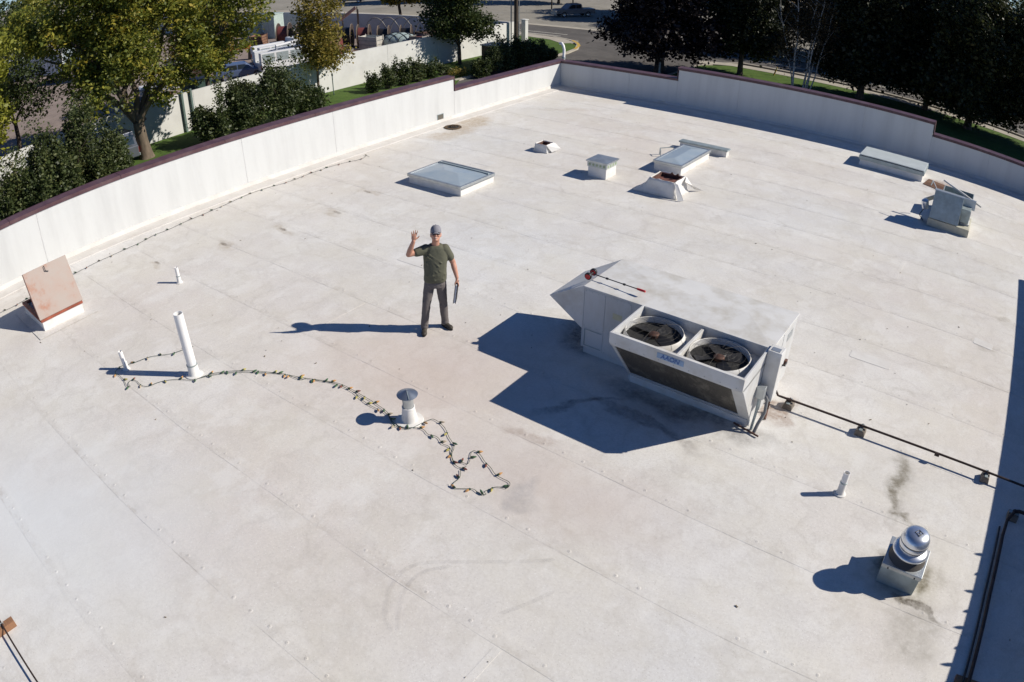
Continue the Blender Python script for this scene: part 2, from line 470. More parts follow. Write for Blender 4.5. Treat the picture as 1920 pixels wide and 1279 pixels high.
def coping(axis, fixed, sgn, a, b, h, n):
    for i in range(n):
        p0 = a + (b-a)*i/n + 0.004; p1 = a + (b-a)*(i+1)/n - 0.004
        i0 = fixed - sgn*0.022; i1 = fixed + sgn*0.295
        prof = [(i0, h-0.0), (i0, h+0.086), (i1, h+0.100), (i1, h-0.03), (i1-sgn*0.012, h-0.03), (i1-sgn*0.012, h+0.002), (i0+sgn*0.012, h+0.002), (i0+sgn*0.012, h-0.0)]
        MB().prism(prof, 'y' if axis == 'y' else 'x', p0, p1).build('coping', M['coping'], bld, bevel=0.004, seg=1)
jl = [YN, -7.0, -1.3, 4.4, 10.11, 13.21, 18.46, 22.14, YB]
parapet('y', XL, -1, jl, [HI]*6 + [LO]*2)
coping('y', XL, -1, YN, 18.46+0.02, HI, 11)
coping('y', XL, -1, 18.49, YB-0.03, LO, 2)
jb = [XL-0.26, -13.03, -11.03, -8.66, -4.18, -1.79, 0.28, XR+0.27]
parapet('x', YB, 1, jb, [LO, LO, HI, HI, HI, LO, LO])
coping('x', YB, 1, XL-0.30, -11.03, LO, 2)
coping('x', YB, 1, -11.05, -1.77, HI, 4)
coping('x', YB, 1, -1.765, XR+0.3, LO, 2)
jr = [YN, -8.0, -2.0, 4.0, 10.0, 18.25, YB-0.002]
parapet('y', XR, 1, jr, [HI]*5 + [LO])
coping('y', XR, 1, YN, 18.25, HI, 9)
coping('y', XR, 1, 18.26, YB-0.03, LO, 2)
# coping end turn-downs at the steps
for (x0, x1, y0, y1, z0, z1) in ((XL-0.295, XL+0.022, 18.484, 18.494, LO+0.02, HI+0.1), (-11.064, -11.055, YB-0.022, YB+0.295, LO+0.02, HI+0.1), (-1.764, -1.755, YB-0.022, YB+0.295, LO+0.112, HI+0.1)):
    MB().box(x0, x1, y0, y1, z0, z1).build('coping_end', M['coping'], bld)
# scupper on the left parapet; a dark plate paints its shaded opening
sc = MB()
sc.box(XL-0.001, XL+0.012, 17.58, 17.60, 0.02, 0.28); sc.box(XL-0.001, XL+0.012, 17.87, 17.89, 0.02, 0.28)
sc.box(XL-0.001, XL+0.012, 17.60, 17.87, 0.26, 0.28)
scu = sc.build('scupper_frame', M['galv_flat'], bld)
MB().box(XL+0.001, XL+0.005, 17.60, 17.87, 0.02, 0.26).build('scupper_shade_plate', mk('scupper_shadow', (0.12, 0.11, 0.09), 0.9), scu)

# repair patches welded on over the years
M['patch'] = mk('newer_membrane', (0.655, 0.64, 0.61), 0.8, 0, 0.04, 3, dirt=(0.50, 0.46, 0.42), dscale=2, damt=0.5, bump=0.15)
for (x, y, w_, h_, a_) in ((-9.1, 9.4, 1.3, 0.35, 0.05), (0.95, 13.2, 0.4, 0.25, -0.1), (-12.2, 15.2, 0.5, 0.4, 0), (-0.9, 11.2, 0.7, 0.25, 0.0)):
    ca, sa = math.cos(a_), math.sin(a_); pl_ = []
    for (sx, sy_) in ((-1, -1), (1, -1), (1, 1), (-1, 1)):
        for (qx, qy) in (((0.88, 1), (1, 0.85)) if sx*sy_ < 0 else ((1, 0.85), (0.88, 1))):
            px_, py_ = sx*qx*w_/2, sy_*qy*h_/2; pl_.append((x+px_*ca-py_*sa, y+px_*sa+py_*ca))
    cx_, cy_ = x, y; pl_.sort(key=lambda q: math.atan2(q[1]-cy_, q[0]-cx_))
    MB().prism(pl_, 'z', 0.001, 0.0052).build('membrane_patch', M['patch'], deck)
# wind-blown grit and leaf bits
rng_ = random.Random(5); dbm = MB()
for _ in range(110):
    x, y = rng_.uniform(XL+0.3, XR-0.3), rng_.triangular(-0.5, 24.5, 9)
    s_ = rng_.choice((0.004, 0.005, 0.006, 0.008, 0.011)); a_ = rng_.uniform(0, 6.28)
    dbm.obox((x, y, 0.008), (math.cos(a_), math.sin(a_), 0.1), (-math.sin(a_), math.cos(a_), 0), (0, 0, 1), s_*1.5, s_*0.7, 0.003)
tag(dbm.build('debris', mk('dry_debris', (0.20, 0.16, 0.11), 0.9, 0, 0.5, 3), deck), kind='stuff')
# scuff arcs left on the membrane
sm = NT('scuff'); f = sm.ramp(sm.noise(9, 5, 0.7), [(0.30, 0.0), (0.80, 0.17)])
sm.val(sm.b.inputs['Alpha'], f); M['scuff'] = sm.out((0.30, 0.28, 0.27), 0.8)
def ribbon(pts, w, name='scuff_mark'):
    mb = MB(); vs = []
    # smooth the polyline
    P = [Vector((a, b, 0)) for a, b in pts]
    for _ in range(3):
        Q = [P[0]]
        for a, b in zip(P[:-1], P[1:]): Q += [a*0.75+b*0.25, a*0.25+b*0.75]
        P = Q + [P[-1]]
    for i, q in enumerate(P):
        d = (P[min(i+1, len(P)-1)] - P[max(i-1, 0)]).normalized(); n = Vector((-d.y, d.x, 0))
        ww = w*0.5*min(1.0, 0.25+i/6, 0.25+(len(P)-1-i)/6)
        vs += [(q.x+n.x*ww, q.y+n.y*ww, 0.0145), (q.x-n.x*ww, q.y-n.y*ww, 0.0145)]
    mb.add(vs, [(2*i, 2*i+1, 2*i+3, 2*i+2) for i in range(len(P)-1)])
    return mb.build(name, M['scuff'], deck)
ribbon([(-3.62, 2.86), (-3.80, 2.95), (-3.98, 3.15), (-4.10, 3.46), (-4.05, 3.68), (-3.86, 3.86), (-3.5, 4.13), (-3.0, 4.52), (-2.85, 4.66)], 0.05)
ribbon([(-3.58, 2.92), (-3.72, 3.06), (-3.86, 3.26), (-3.93, 3.48), (-3.9, 3.68), (-3.7, 3.9)], 0.045)
ribbon([(-2.9, 3.7), (-2.75, 3.95), (-2.6, 4.3)], 0.05)

# ================================================================== roof furniture
def pipe_vent(x, y, h, r, lab, boot_h=0.12, lean=(0, 0), clamp=True):
    o = thing('vent_pipe', (x, y, 0), lab, 'vent pipe', 'white plastic vent pipes on the roof')
    top = (x+lean[0], y+lean[1], h)
    n = 24
    d = Vector((lean[0], lean[1], h)).normalized()
    base = Vector((x, y, 0.0))
    L = Vector((lean[0], lean[1], h)).length
    MB().lathe(base, [(r, 0.0), (r, L), (r*0.86, L), (r*0.86, L-0.25)], n, d).build('pipe', M['pvc'], o, smooth=40)
    MB().lathe(base, [(r*0.85, L-0.25), (0.001, L-0.25)], n, d).build('pipe_inside', M['dark_hole'], o)
    b = MB().lathe((x, y, 0), [(r*1.9, 0.004), (r*1.85, 0.016), (r*1.35, 0.022), (r*1.16, 0.05), (r*1.10, boot_h), (r*1.02, boot_h+0.004)], n).build('flashing_boot', M['boot'], o, smooth=35)
    if clamp: MB().lathe(base, [(r*1.03, boot_h-0.012), (r*1.15, boot_h-0.010), (r*1.15, boot_h+0.006), (r*1.03, boot_h+0.008)], n, d).build('clamp', M['galv_flat'], o, smooth=30)
    return o
pipe_vent(-9.40, 4.28, 1.12, 0.075, 'tall thick white plastic vent pipe leaning beside the string lights', 0.20, (0.0, -0.01))
pipe_vent(-10.50, 3.62, 0.36, 0.036, 'short white vent pipe caught in the shadow of the tall pipe', 0.16, (0.0, -0.02), clamp=False)
pipe_vent(-12.55, 5.90, 0.34, 0.036, 'short white vent pipe standing alone near the open roof hatch', 0.15)
pipe_vent(-0.46, 7.65, 0.36, 0.042, 'short white vent pipe between the air conditioner and the exhaust fan', 0.20)

# flue vent with a conical rain cap
M['cap_steel'] = mk('blue_grey_steel', (0.26, 0.30, 0.36), 0.4, 0.8, 0.15, 8)
o = thing('flue_vent', (-5.89, 5.54, 0), 'grey metal flue vent with cone rain cap on white flashing', 'vent')
b = (-5.89, 5.54, 0)
MB().lathe(b, [(0.20, 0.004), (0.195, 0.014), (0.118, 0.02), (0.105, 0.10), (0.088, 0.235), (0.082, 0.24)], 28).build('flashing_boot', M['boot'], o, smooth=30)
MB().lathe(b, [(0.083, 0.23), (0.092, 0.232), (0.092, 0.25), (0.083, 0.252)], 28).build('clamp', M['pvc'], o, smooth=30)
MB().lathe(b, [(0.078, 0.22), (0.078, 0.42), (0.07, 0.42), (0.07, 0.3)], 28).build('flue_pipe', M['galv'], o, smooth=30)
MB().lathe(b, [(0.145, 0.445), (0.148, 0.452), (0.10, 0.478), (0.05, 0.503), (0.004, 0.522)], 32).build('rain_cap', M['cap_steel'], o, smooth=50)
st = MB()
for a in range(4):
    t_ = a*math.pi/2+0.4
    st.obox((-5.89+0.078*math.cos(t_), 5.54+0.078*math.sin(t_), 0.435), (math.cos(t_), math.sin(t_), 0), (-math.sin(t_), math.cos(t_), 0), (0, 0, 1), 0.002, 0.01, 0.035)
    st.build('cap_strap', M['galv'], o); st = MB()
MB().obox((-5.89+0.065, 5.54-0.05, 0.492), (0.8, -0.55, -0.42), (0.55, 0.8, 0), (0.3, -0.25, 0.9), 0.07, 0.005, 0.003).build('cap_seam', M['galv_flat'], o)

# roof hatch with its lid open
o = thing('roof_hatch', (-13.7, 3.6, 0), 'rusty brown steel roof hatch with its lid propped open', 'roof hatch')
hx0, hx1, hy0, hy1, hz = -14.33, -13.14, 3.13, 4.03, 0.20
cb = MB()
cb.box(hx0, hx0+0.05, hy0, hy1, 0, hz); cb.box(hx1-0.05, hx1, hy0, hy1, 0, hz)
cb.box(hx0+0.05, hx1-0.05, hy0, hy0+0.05, 0, hz); cb.box(hx0+0.05, hx1-0.05, hy1-0.05, hy1, 0, hz)
cb.build('curb', M['boot'], o, bevel=0.01)
cf = MB(); e = 0.02
cf.box(hx0-e, hx0+0.06, hy0-e, hy1+e, hz+0.001, hz+0.055); cf.box(hx1-0.06, hx1+e, hy0-e, hy1+e, hz+0.001, hz+0.055)
cf.box(hx0+0.06, hx1-0.06, hy0-e, hy0+0.06, hz+0.001, hz+0.055); cf.box(hx0+0.06, hx1-0.06, hy1-0.06, hy1+e, hz+0.001, hz+0.055)
cf.build('curb_rim', M['hatch_rim'], o, bevel=0.006)
MB().box(hx0+0.051, hx1-0.051, hy0+0.051, hy1-0.051, 0.006, 0.016).build('shaft', M['dark_hole'], o)
# lid hinged on the sunny side
ang = R(113)
hinge = Vector((hx1+0.015, 0, hz+0.06)); u = Vector((math.cos(ang), 0, math.sin(ang))); nrm = Vector((math.sin(ang), 0, -math.cos(ang)))
yc = (hy0+hy1)/2; L = 0.93; hw = (hy1-hy0)/2+0.035
lid = MB().obox(hinge + u*(L/2) + Vector((0, yc, 0)) + nrm*0.004, u, (0, 1, 0), nrm, L/2, hw, 0.006).build('lid', M['hatch'], o, bevel=0.005)
lr = MB()
for s_ in (-1, 1):
    lr.obox(hinge + u*(L/2) + Vector((0, yc+s_*(hw-0.004), 0)) - nrm*0.032, u, (0, 1, 0), nrm, L/2-0.001, 0.004, 0.028)
for q in (0.005, L-0.005):
    lr.obox(hinge + u*q + Vector((0, yc, 0)) - nrm*0.032, u, (0, 1, 0), nrm, 0.004, hw-0.009, 0.028)
lr.build('lid_skirt', M['hatch_rim'], lid)
MB().obox(hinge + u*(L/2) + Vector((0, yc, 0)) - nrm*0.03, u, (0, 1, 0), nrm, L/2-0.012, hw-0.012, 0.02).build('lid_liner', M['hatch_in'], lid)
hd = MB()
hp = hinge + u*(L-0.12) + Vector((0, yc-0.02, 0)) + nrm*0.01
hd.tube([hp, hp+nrm*0.035, hp+nrm*0.035+u*0.09, hp+u*0.09+nrm*0.0], 0.008, 6)
hd.tube([hp+nrm*0.02, hp+nrm*0.02+Vector((0, 0.06, 0))-u*0.03], 0.008, 6)
hd.build('handle', M['black_metal'], lid)
MB().tube([(hx0+0.25, hy0+0.07, hz+0.03), hinge + u*0.62 + Vector((0, hy0+0.07, 0)) - nrm*0.05], 0.009, 6).build('hold_open_arm', M['black_metal'], o)
MB().prism([(hx0-0.22, hy0-0.2), (hx1+0.24, hy0-0.2), (hx1+0.24, hy1+0.22), (hx0-0.22, hy1+0.22)], 'z', 0.0105, 0.0135).build('flashing_skirt', M['roof'], o)

# ------------------------------------------------ skylights and curbs at the far end
def skylight(name, x0, x1, y0, y1, h, lab, div=None, pitch=0.05):
    o = thing(name, ((x0+x1)/2, (y0+y1)/2, 0), lab, 'skylight')
    MB().box(x0+0.03, x1-0.03, y0+0.03, y1-0.03, 0.0, h-0.045).build('curb', M['boot'], o, bevel=0.012)
    fr = MB()
    w = 0.055
    for (a, b, c_, d) in ((x0, x1, y0, y0+w), (x0, x1, y1-w, y1), (x0, x0+w, y0+w, y1-w), (x1-w, x1, y0+w, y1-w)):
        fr.box(a, b, c_, d, h-0.075, h)
    fr.build('frame', M['galv'], o, bevel=0.006)
    # hipped glazing in panes
    cx0, cx1, cy0, cy1 = x0+w, x1-w, y0+w, y1-w
    mx, my = (cx0+cx1)/2, (cy0+cy1)/2
    z0, z1 = h-0.012, h-0.012+pitch
    if x1-x0 > y1-y0: r0, r1 = (cx0+(my-cy0), my, z1), (cx1-(my-cy0), my, z1)
    else: r0, r1 = (mx, cy0+(mx-cx0), z1), (mx, cy1-(mx-cx0), z1)
    A, B, C_, D_ = (cx0, cy0, z0), (cx1, cy0, z0), (cx1, cy1, z0), (cx0, cy1, z0)
    if x1-x0 > y1-y0: quads = [[A, B, r1, r0], [B, C_, r1], [C_, D_, r0, r1], [D_, A, r0]]
    else: quads = [[A, B, r0], [B, C_, r1, r0], [C_, D_, r1], [D_, A, r0, r1]]
    for q in quads:
        MB().add(q + [(a, b, c_-0.012) for a, b, c_ in q], [tuple(range(len(q))), tuple(range(len(q), 2*len(q)))[::-1]] + [(i, (i+1) % len(q), len(q)+(i+1) % len(q), len(q)+i) for i in range(len(q))]).build('pane', M['glazing'], o)
    if div:
        MB().box(*div).build('glazing_bar', M['galv_flat'], o)
    return o
skylight('skylight', -12.80, -10.99, 12.70, 14.08, 0.26, 'wide low skylight with grey frame and dark cross bar', (-12.74, -11.05, 13.86, 13.90, 0.26, 0.285))
skylight('skylight', -8.25, -7.38, 17.55, 19.55, 0.29, 'narrow long skylight standing in front of a low metal capped curb', None, 0.045)
o = thing('capped_curb', (-7.83, 20.1, 0), 'low narrow curb with grey metal cap behind the narrow skylight', 'roof curb')
MB().box(-8.58, -7.08, 20.03, 20.25, 0, 0.17).build('curb', M['boot'], o, bevel=0.008)
MB().box(-8.61, -7.05, 20.0, 20.28, 0.171, 0.215).build('metal_cap', M['galv_flat'], o, bevel=0.006)
o = thing('wire_stand', (-8.62, 19.3, 0), 'small bent metal bracket on the roof beside the narrow skylight', 'bracket')
MB().tube([(-8.72, 18.95, 0.0), (-8.72, 18.95, 0.2), (-8.42, 19.25, 0.22), (-8.42, 19.25, 0.0)], 0.014, 6).build('rod', M['galv_flat'], o)
MB().tube([(-8.62, 18.80, 0.0), (-8.62, 18.80, 0.17), (-8.72, 18.95, 0.2)], 0.012, 6).build('rod', M['galv_flat'], o)

o = thing('long_vent_box', (-2.65, 23.0, 0), 'long low white box with flat metal lid beside the far parapet', 'roof vent')
MB().box(-3.66, -1.67, 22.46, 23.5, 0, 0.20).build('curb', M['boot'], o, bevel=0.01)
MB().box(-3.70, -1.63, 22.42, 23.54, 0.201, 0.315).build('metal_skirt', M['galv_flat'], o, bevel=0.006)
MB().box(-3.69, -1.64, 22.43, 23.53, 0.333, 0.362).build('lid', mk('grey_white_lid', (0.55, 0.60, 0.60), 0.45, 0.2, 0.08, 3), o, bevel=0.008)
MB().box(-3.66, -1.67, 22.46, 23.50, 0.316, 0.332).build('shadow_gap', M['dark_hole'], o)

o = thing('square_vent', (-9.09, 16.27, 0), 'small square vent box with louvred band and grey metal cap', 'roof vent')
MB().box(-9.37, -8.82, 15.99, 16.53, 0, 0.28).build('curb', M['boot'], o, bevel=0.01)
MB().box(-9.39, -8.80, 15.97, 16.55, 0.281, 0.415).build('louvre_band', mk('pale_band', (0.50, 0.53, 0.50), 0.5, 0.2, 0.15, 8), o, bevel=0.005)
for i in range(5):
    x = -9.31 + i*0.108
    MB().lathe((x, 15.969, 0.348), [(0.034, -0.004), (0.034, 0.004), (0.001, 0.0045)], 12, (0, -1, 0)).build('vent_hole', mk('band_mark', (0.30, 0.36, 0.24), 0.6) if i == 0 else bpy.data.materials['band_mark'], o)
for i in range(4):
    MB().box(-8.801, -8.795, 16.02+i*0.13, 16.09+i*0.13, 0.31, 0.38).build('vent_hole', bpy.data.materials['band_mark'], o)
MB().add([(-9.42, 15.94, 0.416), (-8.77, 15.94, 0.416), (-8.77, 16.58, 0.416), (-9.42, 16.58, 0.416), (-9.42, 15.94, 0.45), (-8.77, 15.94, 0.45), (-8.77, 16.58, 0.45), (-9.42, 16.58, 0.45), (-9.095, 16.26, 0.475)],
         [(0, 3, 2, 1), (0, 1, 5, 4), (1, 2, 6, 5), (2, 3, 7, 6), (3, 0, 4, 7), (4, 5, 8), (5, 6, 8), (6, 7, 8), (7, 4, 8)]).build('metal_cap', M['galv'], o)

def open_curb(x0, x1, y0, y1, h, splay, lab, name, rag):
    o = thing(name, ((x0+x1)/2, (y0+y1)/2, 0), lab, 'roof curb')
    rr = random.Random(int(x0*100))
    tx0, tx1, ty0, ty1 = x0, x1, y0, y1
    s = splay
    j = lambda a: a + rr.uniform(-rag, rag)
    outer = [(tx0-s[0], ty0-s[2]), (tx1+s[1], ty0-s[2]), (tx1+s[1], ty1+s[3]), (tx0-s[0], ty1+s[3])]
    top = [(tx0, ty0), (tx1, ty0), (tx1, ty1), (tx0, ty1)]
    # subdivided sides with a little sag
    names = ['flashing_side']*4
    for i in range(4):
        a, b = outer[i], outer[(i+1) % 4]; c_, d = top[i], top[(i+1) % 4]
        n, m = 8, 5; vs = []
        for v in range(m+1):
            tv = v/m
            for u_ in range(n+1):
                tu = u_/n
                lo_ = Vector((a[0]+(b[0]-a[0])*tu, a[1]+(b[1]-a[1])*tu)); hi_ = Vector((c_[0]+(d[0]-c_[0])*tu, c_[1]+(d[1]-c_[1])*tu))
                q = lo_.lerp(hi_, tv**0.55)
                sag = rag*math.sin(math.pi*tv)
                vs.append((q.x+rr.uniform(-sag, sag)*0.5, q.y+rr.uniform(-sag, sag)*0.5, 0.003+h*tv + (rr.uniform(-rag, rag)*0.4 if v == m else 0)))
        fs = [(v*(n+1)+u_, v*(n+1)+u_+1, (v+1)*(n+1)+u_+1, (v+1)*(n+1)+u_) for v in range(m) for u_ in range(n)]
        w = MB().add(vs, fs).build('flashing_side', M['boot'], o, smooth=50)
        sd_ = w.modifiers.new('thick', 'SOLIDIFY'); sd_.thickness = 0.012; sd_.offset = 0
    inn = MB()
    inn.box(tx0+0.03, tx0+0.06, ty0+0.03, ty1-0.03, 0.05, h-0.01); inn.box(tx1-0.06, tx1-0.03, ty0+0.03, ty1-0.03, 0.05, h-0.01)
    inn.box(tx0+0.06, tx1-0.06, ty0+0.03, ty0+0.06, 0.05, h-0.01); inn.box(tx0+0.06, tx1-0.06, ty1-0.06, ty1-0.03, 0.05, h-0.01)
    inn.build('liner', M['rust'], o)
    MB().box(tx0+0.031, tx1-0.031, ty0+0.031, ty1-0.031, h-0.12, h-0.10).build('rusted_floor', M['rust_plate'], o)
    return o
oc = open_curb(-7.50, -6.82, 15.87, 16.50, 0.40, (0.42, 0.12, 0.08, 0.05), 'open roof curb with torn white flaps and rusty red inside', 'abandoned_curb', 0.035)
# torn flaps hanging from its corners
def flap(par, pts, mat=None):
    n = len(pts)
    w = MB().add(pts, [tuple(range(n))]).build('loose_flap', mat or M['boot'], par)
    sd_ = w.modifiers.new('thick', 'SOLIDIFY'); sd_.thickness = 0.012; sd_.offset = 0
flap(oc, [(-6.84, 15.88, 0.40), (-6.74, 15.90, 0.36), (-6.50, 15.80, 0.02), (-6.62, 15.72, 0.01)])
flap(oc, [(-6.80, 16.50, 0.40), (-6.72, 16.28, 0.33), (-6.45, 16.85, 0.015), (-6.62, 16.72, 0.05)])
flap(oc, [(-7.06, 16.44, 0.40), (-6.98, 16.40, 0.47), (-6.95, 16.42, 0.39)], M['rust'])
flap(oc, [(-7.22, 16.46, 0.40), (-7.16, 16.42, 0.46), (-7.10, 16.44, 0.39)], M['rust'])
oc2 = open_curb(-11.76, -11.38, 16.97, 17.36, 0.23, (0.04, 0.05, 0.04, 0.04), 'small open white curb with rusted square top near the drain', 'small_curb', 0.02)
flap(oc2, [(-11.37, 16.96, 0.23), (-11.33, 17.36, 0.23), (-11.13, 17.36, 0.09), (-11.25, 17.08, 0.02)])

# roof drain
o = thing('roof_drain', (-15.37, 17.47, 0), 'round rusty roof drain with domed strainer near the parapet', 'drain')
MB().lathe((-15.37, 17.47, 0.0), [(0.29, 0.012), (0.28, 0.028), (0.20, 0.032), (0.19, 0.02), (0.12, 0.018)], 28).build('drain_ring', mk('drain_rust', (0.10, 0.065, 0.035), 0.8, 0.2, 0.4, 12), o, smooth=40)
MB().lathe((-15.37, 17.47, 0.0), [(0.19, 0.02), (0.001, 0.021)], 28).build('drain_bowl', M['dark_hole'], o)
dm = MB()
for a in range(10):
    t_ = a*math.pi/5
    dm.tube([(-15.37+0.11*math.cos(t_), 17.47+0.11*math.sin(t_), 0.02), (-15.37+0.09*math.cos(t_), 17.47+0.09*math.sin(t_), 0.07), (-15.37, 17.47, 0.10)], 0.009, 5)
dm.build('strainer_dome', bpy.data.materials['drain_rust'], o)

o = thing('rusted_sheet', (-1.1, 22.2, 0), 'rusty brown metal sheet lying flat beside the long white box', 'metal sheet')
MB().add([(-1.60, 22.30, 0.012), (-1.50, 23.0, 0.014), (-0.85, 22.75, 0.014), (-0.95, 22.1, 0.012), (-1.60, 22.30, 0.018), (-1.50, 23.0, 0.020), (-0.85, 22.75, 0.03), (-0.95, 22.1, 0.018)], [(0, 3, 2, 1), (4, 5, 6, 7), (0, 1, 5, 4), (1, 2, 6, 5), (2, 3, 7, 6), (3, 0, 4, 7)]).build('sheet', mk('patchy_rust', (0.13, 0.062, 0.035), 0.7, 0.1, 0.35, 5, dirt=(0.30, 0.20, 0.13), dscale=3.5, damt=0.7), o)
MB().box(-1.36, -1.33, 22.35, 22.85, 0.0205, 0.028).build('weld_strip', M['galv_flat'], o)

# ------------------------------------------------ small evaporative/exhaust unit by the far wall
o = thing('metal_exhaust_unit', (-0.5, 19.2, 0), 'weathered galvanized exhaust unit with open dark box behind it', 'exhaust unit')
MB().box(-1.02, 0.10, 18.72, 19.78, 0.0, 0.20).build('curb', mk('stained_curb', (0.52, 0.50, 0.40), 0.7, 0, 0.1, 4, dirt=(0.25, 0.24, 0.17), dscale=4, damt=0.6), o, bevel=0.01)
MB().prism([(18.70, 0.22), (19.10, 0.22), (19.28, 0.82), (18.90, 0.90)], 'x', -1.0, -0.22).build('cabinet', M['galv_flat'], o, bevel=0.008)
MB().prism([(18.875, 0.905), (19.30, 0.825), (19.31, 0.845), (18.88, 0.925)], 'x', -1.02, -0.20).build('cabinet_lid', M['galv'], o)
# blower housing beside
MB().box(-0.215, 0.03, 18.98, 19.52, 0.26, 0.62).build('blower_housing', M['galv_flat'], o, bevel=0.01)
MB().lathe((0.031, 19.25, 0.42), [(0.13, 0.0), (0.13, 0.012), (0.09, 0.013), (0.085, 0.002)], 20, (1, 0, 0)).build('blower_inlet', M['galv'], o, smooth=30)
MB().box(-0.20, 0.06, 19.02, 19.50, 0.201, 0.245).build('base_rail', M['unit_white'], o)
# open hood frames and dark box
MB().prism([(19.33, 0.55), (19.36, 0.80), (19.44, 0.80), (19.42, 0.55)], 'x', -0.95, 0.12).build('damper_frame', M['galv'], o)
MB().obox((-0.30, 19.62, 0.83), (0.95, -0.25, -0.25), (0.25, 0.97, 0), (0.24, -0.06, 0.96), 0.62, 0.02, 0.02).build('damper_bar', M['unit_white'], o)
bx = MB()
X0, X1, Y0, Y1, Z0, Z1 = -0.86, 0.02, 19.83, 20.65, 0.012, 0.62
bx.box(X0, X0+0.02, Y0, Y1, Z0, Z1); bx.box(X1-0.02, X1, Y0, Y1, Z0, Z1); bx.box(X0+0.02, X1-0.02, Y0, Y0+0.02, Z0, Z1); bx.box(X0+0.02, X1-0.02, Y1-0.02, Y1, Z0, Z1)
bx.build('intake_box', M['galv_flat'], o)
MB().box(X0+0.021, X1-0.021, Y0+0.021, Y1-0.021, Z0+0.01, Z0+0.03).build('intake_floor', M['dark_hole'], o)
MB().lathe((-1.20, 19.10, 0.42), [(0.001, -0.13), (0.09, -0.12), (0.10, 0.06), (0.085, 0.10), (0.03, 0.12), (0.001, 0.125)], 16, (-0.2, -0.3, 0.9)).build('fan_motor', M['alum'], o, smooth=40)
MB().tube([(-1.05, 19.1, 0.35), (-1.2, 19.1, 0.33)], 0.03, 8).build('motor_bracket', M['galv_flat'], o)
MB().tube([(-1.2, 19.1, 0.30), (-1.28, 19.0, 0.12), (-1.15, 18.95, 0.015)], 0.012, 6).build('conduit', M['black_metal'], o)
MB().obox((-1.15, 19.52, 0.45), (0.6, 0.4, 0.3), (-0.4, 0.6, 0), (0, 0, 1), 0.16, 0.015, 0.06).build('loose_bracket', M['galv'], o)
MB().tube([(-0.98, 19.2, 0.84), (-1.15, 19.4, 0.99)], 0.012, 6).build('lid_prop', M['galv'], o)

# ------------------------------------------------ mushroom exhaust fan
fx, fy = 0.60, 6.67
o = thing('mushroom_exhaust_fan', (fx, fy, 0), 'spun aluminium mushroom exhaust fan on a square metal curb', 'exhaust fan')
MB().add([(fx-0.24, fy-0.23, 0.0), (fx+0.24, fy-0.23, 0.0), (fx+0.24, fy+0.23, 0.0), (fx-0.24, fy+0.23, 0.0), (fx-0.24, fy-0.23, 0.30), (fx+0.24, fy-0.23, 0.30), (fx+0.24, fy+0.23, 0.30), (fx-0.24, fy+0.23, 0.30)],
         [(0, 3, 2, 1), (4, 5, 6, 7), (0, 1, 5, 4), (1, 2, 6, 5), (2, 3, 7, 6), (3, 0, 4, 7)]).build('curb', M['galv_flat'], o, bevel=0.008)
MB().box(fx-0.255, fx+0.255, fy-0.245, fy+0.245, 0.301, 0.318).build('curb_cap', M['galv'], o, bevel=0.006)
for sx in (-1, 1): MB().lathe((fx+sx*0.17, fy-0.246, 0.275), [(0.01, 0), (0.008, 0.006), (0.001, 0.007)], 8, (0, -1, 0)).build('screw', M['black_metal'], o)
MB().box(fx-0.252, fx+0.252, fy-0.2425, fy-0.2305, 0.262, 0.300).build('cap_lip', M['galv'], o)
MB().lathe((fx, fy, 0), [(0.235, 0.318), (0.225, 0.335), (0.15, 0.40), (0.14, 0.43)], 32).build('base_cone', mk('dark_inside_metal', (0.10, 0.09, 0.08), 0.5, 0.5), o, smooth=40)
MB().lathe((fx, fy, 0), [(0.12, 0.425), (0.205, 0.415), (0.222, 0.432), (0.222, 0.452), (0.205, 0.468), (0.175, 0.492), (0.14, 0.50)], 40).build('lower_shroud', M['alum'], o, smooth=50)
MB().lathe((fx, fy, 0), [(0.135, 0.49), (0.158, 0.50), (0.172, 0.512), (0.172, 0.565), (0.168, 0.572)], 40).build('wind_band', M['alum'], o, smooth=40)
MB().lathe((fx, fy, 0), [(0.16, 0.572), (0.16, 0.582)], 40).build('vent_gap', M['dark_hole'], o)
MB().lathe((fx, fy, 0), [(0.158, 0.58), (0.176, 0.584), (0.177, 0.60), (0.168, 0.645), (0.148, 0.685), (0.115, 0.708), (0.06, 0.720), (0.001, 0.722)], 40).build('dome', M['alum'], o, smooth=60)
for (rg, zg) in ((0.1775, 0.592), (0.1725, 0.520)):
    MB().lathe((fx, fy, 0), [(rg-0.004, zg-0.006), (rg+0.0008, zg-0.004), (rg+0.0008, zg+0.004), (rg-0.004, zg+0.006)], 40).build('groove', M['dark_hole'], o)
# the square emblem on the dome
em = MB(); ez = 0.7225
e1 = Vector((0.83, -0.56, 0)); e2 = Vector((0.56, 0.83, 0))   # emblem axes
def bar(mb, a, b, w=0.0026):
    A_ = Vector((fx+0.005, fy-0.02, ez)) + e1*a[0] + e2*a[1]; B_ = Vector((fx+0.005, fy-0.02, ez)) + e1*b[0] + e2*b[1]
    d = (B_-A_); mb.obox((A_+B_)/2, d, Vector((0, 0, 1)).cross(d), (0, 0, 1), d.length/2+w, w, 0.003)
for a, b in (((-.036, -.036), (.036, -.036)), ((.036, -.036), (.036, .036)), ((-.036, .036), (.036, .036)), ((-.036, -.036), (-.036, .036)), ((0, -.036), (0, .036)), ((0, 0.0), (.024, 0.0)), ((.024, -.02), (.024, 0.0)), ((-.018, .018), (.0, .018))):
    bar(em, a, b)
em.build('emblem', M['black_metal'], o)

